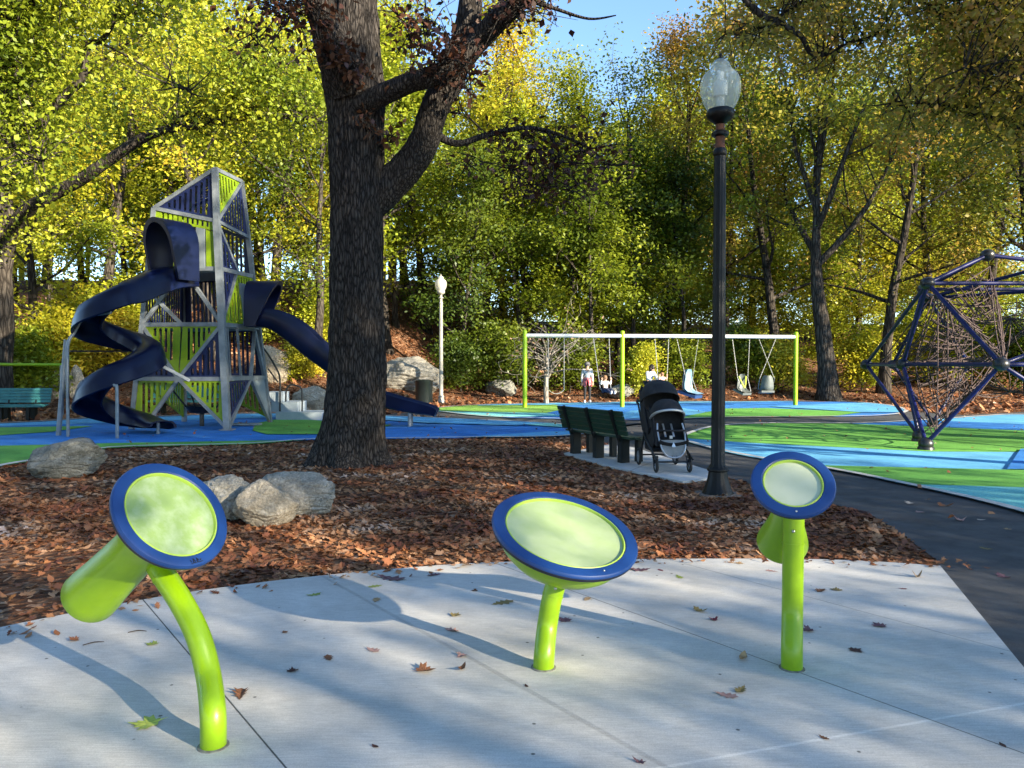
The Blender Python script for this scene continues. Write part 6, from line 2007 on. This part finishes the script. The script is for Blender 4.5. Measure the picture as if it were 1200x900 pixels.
# --- single leaves lying on the pad and the near path
LC = {'brown': (.15, .065, .030), 'dark': (.065, .030, .022), 'tan': (.34, .22, .11), 'green': (.20, .25, .05), 'lime': (.36, .42, .08), 'purple': (.13, .065, .075), 'pink': (.34, .20, .17), 'red': (.15, .025, .035), 'olive': (.20, .15, .055), 'pale': (.45, .36, .28)}
for n, c in list(LC.items()):
    LC[n] = mat('fallen_leaf_' + n, tuple(x * .75 for x in c), .75, col2=tuple(min(1, x * 1.3) for x in c), scale=30, spec=.3)
M_TWIG = mat('twig_bark', (.05, .035, .025), .9)
LEAVES = [
 # px, py, size px, colour, outline, curl, label
 (171, 848, 40, 'lime', 'maple', .25, 'large yellow-green leaf beside the foot of the curved goblet drum post'),
 (282, 813, 30, 'brown', 'oak', .45, 'brown curled leaf next to the dark joint right of the goblet drum post'),
 (178, 755, 17, 'green', 'maple', .2, 'small green leaf in shade left of the curved drum post'),
 (368, 697, 17, 'green', 'oak', .2, 'olive green leaf in the drum shadow near the pad edge'),
 (343, 786, 16, 'dark', 'maple', .45, 'small dark brown leaf alone in the sun between two drums'),
 (385, 771, 19, 'brown', 'oak', .3, 'flat reddish brown leaf right of the small dark one'),
 (334, 741, 9, 'brown', 'maple', .3, 'tiny brown leaf at the edge of the bowl drum shadow'),
 (441, 703, 17, 'tan', 'oak', .3, 'tan leaf lying in the wide pad joint'),
 (439, 687, 17, 'green', 'oak', .15, 'flat green leaf near the pad edge above the tan one'),
 (460, 678, 34, 'purple', 'oak', .2, 'long purplish oak leaf at the pad edge'),
 (508, 674, 16, 'purple', 'oak', .2, 'purplish leaf at the pad edge left of the bowl drum'),
 (556, 692, 10, 'brown', 'maple', .4, 'small brown leaf just left of the bowl drum shell'),
 (590, 706, 28, 'olive', 'oak', .2, 'wide olive brown leaf under the left rim of the bowl drum'),
 (534, 721, 16, 'olive', 'maple', .25, 'olive leaf above the pink pair left of the short post'),
 (530, 739, 18, 'pink', 'oak', .3, 'pinkish leaf touching the shadow of the short post'),
 (437, 762, 20, 'pink', 'oak', .2, 'pale pink leaf alone below the post shadow'),
 (541, 769, 16, 'pink', 'maple', .3, 'pink crinkled leaf above the curled brown pair'),
 (498, 786, 27, 'brown', 'maple', .5, 'big rusty brown leaf casting a shadow, left of a curled pair'),
 (541, 784, 20, 'brown', 'plain', .7, 'curled rusty leaf right of the big brown leaf'),
 (440, 875, 12, 'dark', 'plain', .4, 'small dark leaf alone on the shaded slab near the bottom edge'),
 (617, 804, 9, 'dark', 'plain', .3, 'dark scrap of leaf in the wide joint below the short post'),
 (662, 727, 20, 'purple', 'maple', .3, 'purple maple leaf right of the short post'),
 (688, 702, 15, 'tan', 'oak', .3, 'brown leaf under the right rim of the bowl drum'),
 (748, 668, 24, 'purple', 'oak', .3, 'purple leaf at the pad edge right of the bowl drum'),
 (774, 668, 10, 'red', 'plain', .2, 'small red leaf beside the purple one at the pad edge'),
 (796, 676, 15, 'green', 'oak', .1, 'bright green leaf near the pad edge between two drums'),
 (820, 716, 18, 'olive', 'oak', .4, 'olive tan leaf above a dark red one'),
 (836, 726, 13, 'red', 'maple', .3, 'dark red star-shaped leaf left of the straight post'),
 (871, 772, 24, 'tan', 'plain', .9, 'tightly curled tan leaf standing by the joint left of the straight post'),
 (852, 815, 26, 'pink', 'oak', .2, 'pinkish leaf under an olive one below the straight post'),
 (868, 809, 22, 'olive', 'oak', .2, 'olive leaf lying over a pinkish one'),
 (867, 660, 12, 'tan', 'maple', .2, 'tan leaf at the pad edge left of the hourglass drum'),
 (904, 669, 14, 'pink', 'oak', .2, 'pale pink leaf at the foot of the hourglass drum shell'),
 (946, 739, 19, 'purple', 'maple', .4, 'purple leaf right behind the straight post'),
 (962, 692, 18, 'brown', 'oak', .4, 'brown leaf of the cluster of two near the sunny pad edge'),
 (980, 691, 15, 'olive', 'maple', .4, 'olive brown leaf of the cluster of two near the sunny pad edge'),
 (1075, 676, 17, 'tan', 'plain', .7, 'upright pale tan leaf near the far pad corner'),
 (1058, 690, 9, 'red', 'oak', .2, 'small reddish leaf below the upright tan one'),
 (1030, 733, 20, 'purple', 'maple', .4, 'purplish brown maple leaf on the right of the pad'),
 (1003, 762, 20, 'dark', 'maple', .35, 'dark brown leaf on the right of the pad near the straight post'),
 (966, 865, 13, 'brown', 'oak', .3, 'brown leaf scrap on the light groove near the bottom edge'),
 (1175, 873, 13, 'dark', 'plain', .3, 'dark leaf near the bottom corner of the pad'),
 (750, 893, 16, 'purple', 'oak', .4, 'purplish leaf cut by the bottom edge of the pad view'),
 (1066, 590, 17, 'pale', 'oak', .2, 'pale whitish leaf on the sunlit asphalt'),
 (1078, 600, 13, 'pink', 'maple', .4, 'pink leaf on the asphalt below the whitish one'),
 (1107, 593, 16, 'brown', 'oak', .4, 'brown leaf on the sunlit asphalt beside the whitish one'),
 (1125, 610, 14, 'pink', 'maple', .5, 'reddish pink leaf on the asphalt above the dark shadow band'),
 (1150, 609, 11, 'pale', 'oak', .2, 'pale leaf on the asphalt towards the dome'),
 (1181, 620, 10, 'tan', 'maple', .3, 'tan leaf on the asphalt by the frame edge'),
 (1155, 643, 14, 'olive', 'oak', .2, 'dull olive leaf in the shadow band across the asphalt'),
 (1176, 676, 22, 'purple', 'oak', .2, 'purplish leaf on the shaded asphalt beside the pad'),
]
rng = np.random.default_rng(5)
for px, py, s, c, kind, curl, lab in LEAVES:
    z = .031 if px < 1050 or py > 655 and px < 1120 else .005
    if (px, py) in ((1175, 873),): z = .031
    p = G(px, py, z)
    size = s * p.y / FPX * 1.05
    v, f = leaf_local(kind, rng, curl * .9)
    a = rng.uniform(0, 6.28)
    v[:, 2] = np.abs(v[:, 2]) + .01
    if curl > .6: v[:, 2] *= 1.5; v[:, 0] *= .8
    Rz = np.array([[math.cos(a), -math.sin(a), 0], [math.sin(a), math.cos(a), 0], [0, 0, 1]])
    v = v @ Rz.T * size
    v[:, 2] -= v[:, 2].min()
    me = bpy.data.meshes.new('leaf'); me.from_pydata(v.tolist(), [], f.tolist())
    me.materials.append(LC[c])
    o = bpy.data.objects.new('leaf', me); C.objects.link(o); o.location = p
    tag(o, lab, 'fallen leaf', 'fallen leaves on the pad and path')
for (a, b, lab) in (((97, 756), (122, 752), 'thin straight twig on the pad under the goblet drum tube'), ((150, 741), (172, 739.5), 'short dark twig near the mulch edge above the thin twig')):
    q0, q1 = G(*a, .033), G(*b, .033)
    m_ = (q0 + q1) / 2 + Vector((0, .01, .004))
    tag(MB().tube(crom([q0, m_, q1], 3), lerp_list([.0025, .0035, .0015], 7), 6).build('twig', M_TWIG), lab, 'twig')
# ================================================================== WOOD OUT OF VIEW BEHIND THE CAMERA (it throws the long shadows)
def merged_wood(name, label, spots, hue='green', hill=False):
    VV, n = [], 0
    mbw = MB()
    for (x, y, key, s_, rz_) in spots:
        z_ = terrain(x, y) if hill else 0.0
        tm, cm = PROTO[key]
        for me, acc in ((cm, True), (tm, False)):
            co_ = np.empty(len(me.vertices) * 3, np.float32); me.vertices.foreach_get('co', co_); co_ = co_.reshape(-1, 3) * s_
            c_, s2 = math.cos(rz_), math.sin(rz_)
            q = np.stack([co_[:, 0] * c_ - co_[:, 1] * s2 + x, co_[:, 0] * s2 + co_[:, 1] * c_ + y, co_[:, 2] + z_], 1)
            if acc: VV.append(q)
            else: mbw.add(q.tolist(), [tuple(p.vertices) for p in me.polygons])
    V = np.concatenate(VV)
    me = quad_mesh(name, V, len(V) // 4)
    me.materials.append(LV[hue])
    o = bpy.data.objects.new(name, me); C.objects.link(o)
    tag(o, label, 'woodland', kind='stuff')
    t = mbw.build('trunks', BARK_GREY, ang=180); t.parent = o; t['kind'] = 'stuff'
SHADE = [
 (15, -8, 'd', .8, 2.2), (19, -5.4, 'c', 1.0, 0), (25, -15, 'a', 1.0, 2.0),
 (17, 5.4, 'k', .95, 3.0), (22, -6.4, 'b', .72, .4), (18, 0.6, 'a', .98, 2.4), (31, 2, 'd', 1.0, 4.0), (28, -9, 'a', 1.0, 1.0),
]
for x, y, k_2 in [(-6, -14, 'k'), (-13, -11, 'a'), (-20, -7, 'k'), (-26, 0, 'b'), (-27, 9, 'k'), (-2, -20, 'b'), (-14, -19, 'k'), (-22, -16, 'b'), (-32, -8, 'k'), (-33, 6, 'a'), (29, 23, 'k'), (33, 29, 'b')]:
    SHADE.append((x, y, k_2, 1.05, x * 1.7))
merged_wood('woodland', 'leafy wood behind the viewpoint whose shade falls over the pad', SHADE)

FAR = []
rng = np.random.default_rng(12)
for row, (D, step) in enumerate(((55, 5.2), (64, 5.6), (76, 6.5))):
    x = -D * .80 + row * 2
    while x < D * .80:
        px = 600 + 901 * x / D
        if not (px > 850 and rng.uniform() < .38) and not (560 < px < 800 and row == 2):
            FAR.append((x + rng.uniform(-1, 1), D + rng.uniform(-2, 2), 'e' if 560 < px < 840 else ('c', 'e', 'd')[rng.integers(3)], rng.uniform(1.0, 1.3) * (1.6 if 560 < px < 840 else 1.0), rng.uniform(0, 6)))
        x += step * rng.uniform(.7, 1.3)
FAR = [(x, y, k, s_ * (1.9 if k == 'e' and not (560 < 600 + 901 * x / y < 840) else 1), r) for x, y, k, s_, r in FAR]
x = -44
while x < 46:
    FAR.append((x, 49 + rng.uniform(-3, 3), 'f', rng.uniform(.8, 1.15), rng.uniform(0, 6)))
    x += rng.uniform(2.6, 4.4)
x = 4
while x < 50:
    FAR.append((x, 58 + rng.uniform(-2, 2), 'f', rng.uniform(1.2, 1.6), rng.uniform(0, 6)))
    x += rng.uniform(3, 5)
merged_wood('woodland', 'far wood closing the view behind the nearer trees', FAR, 'ygreen', True)
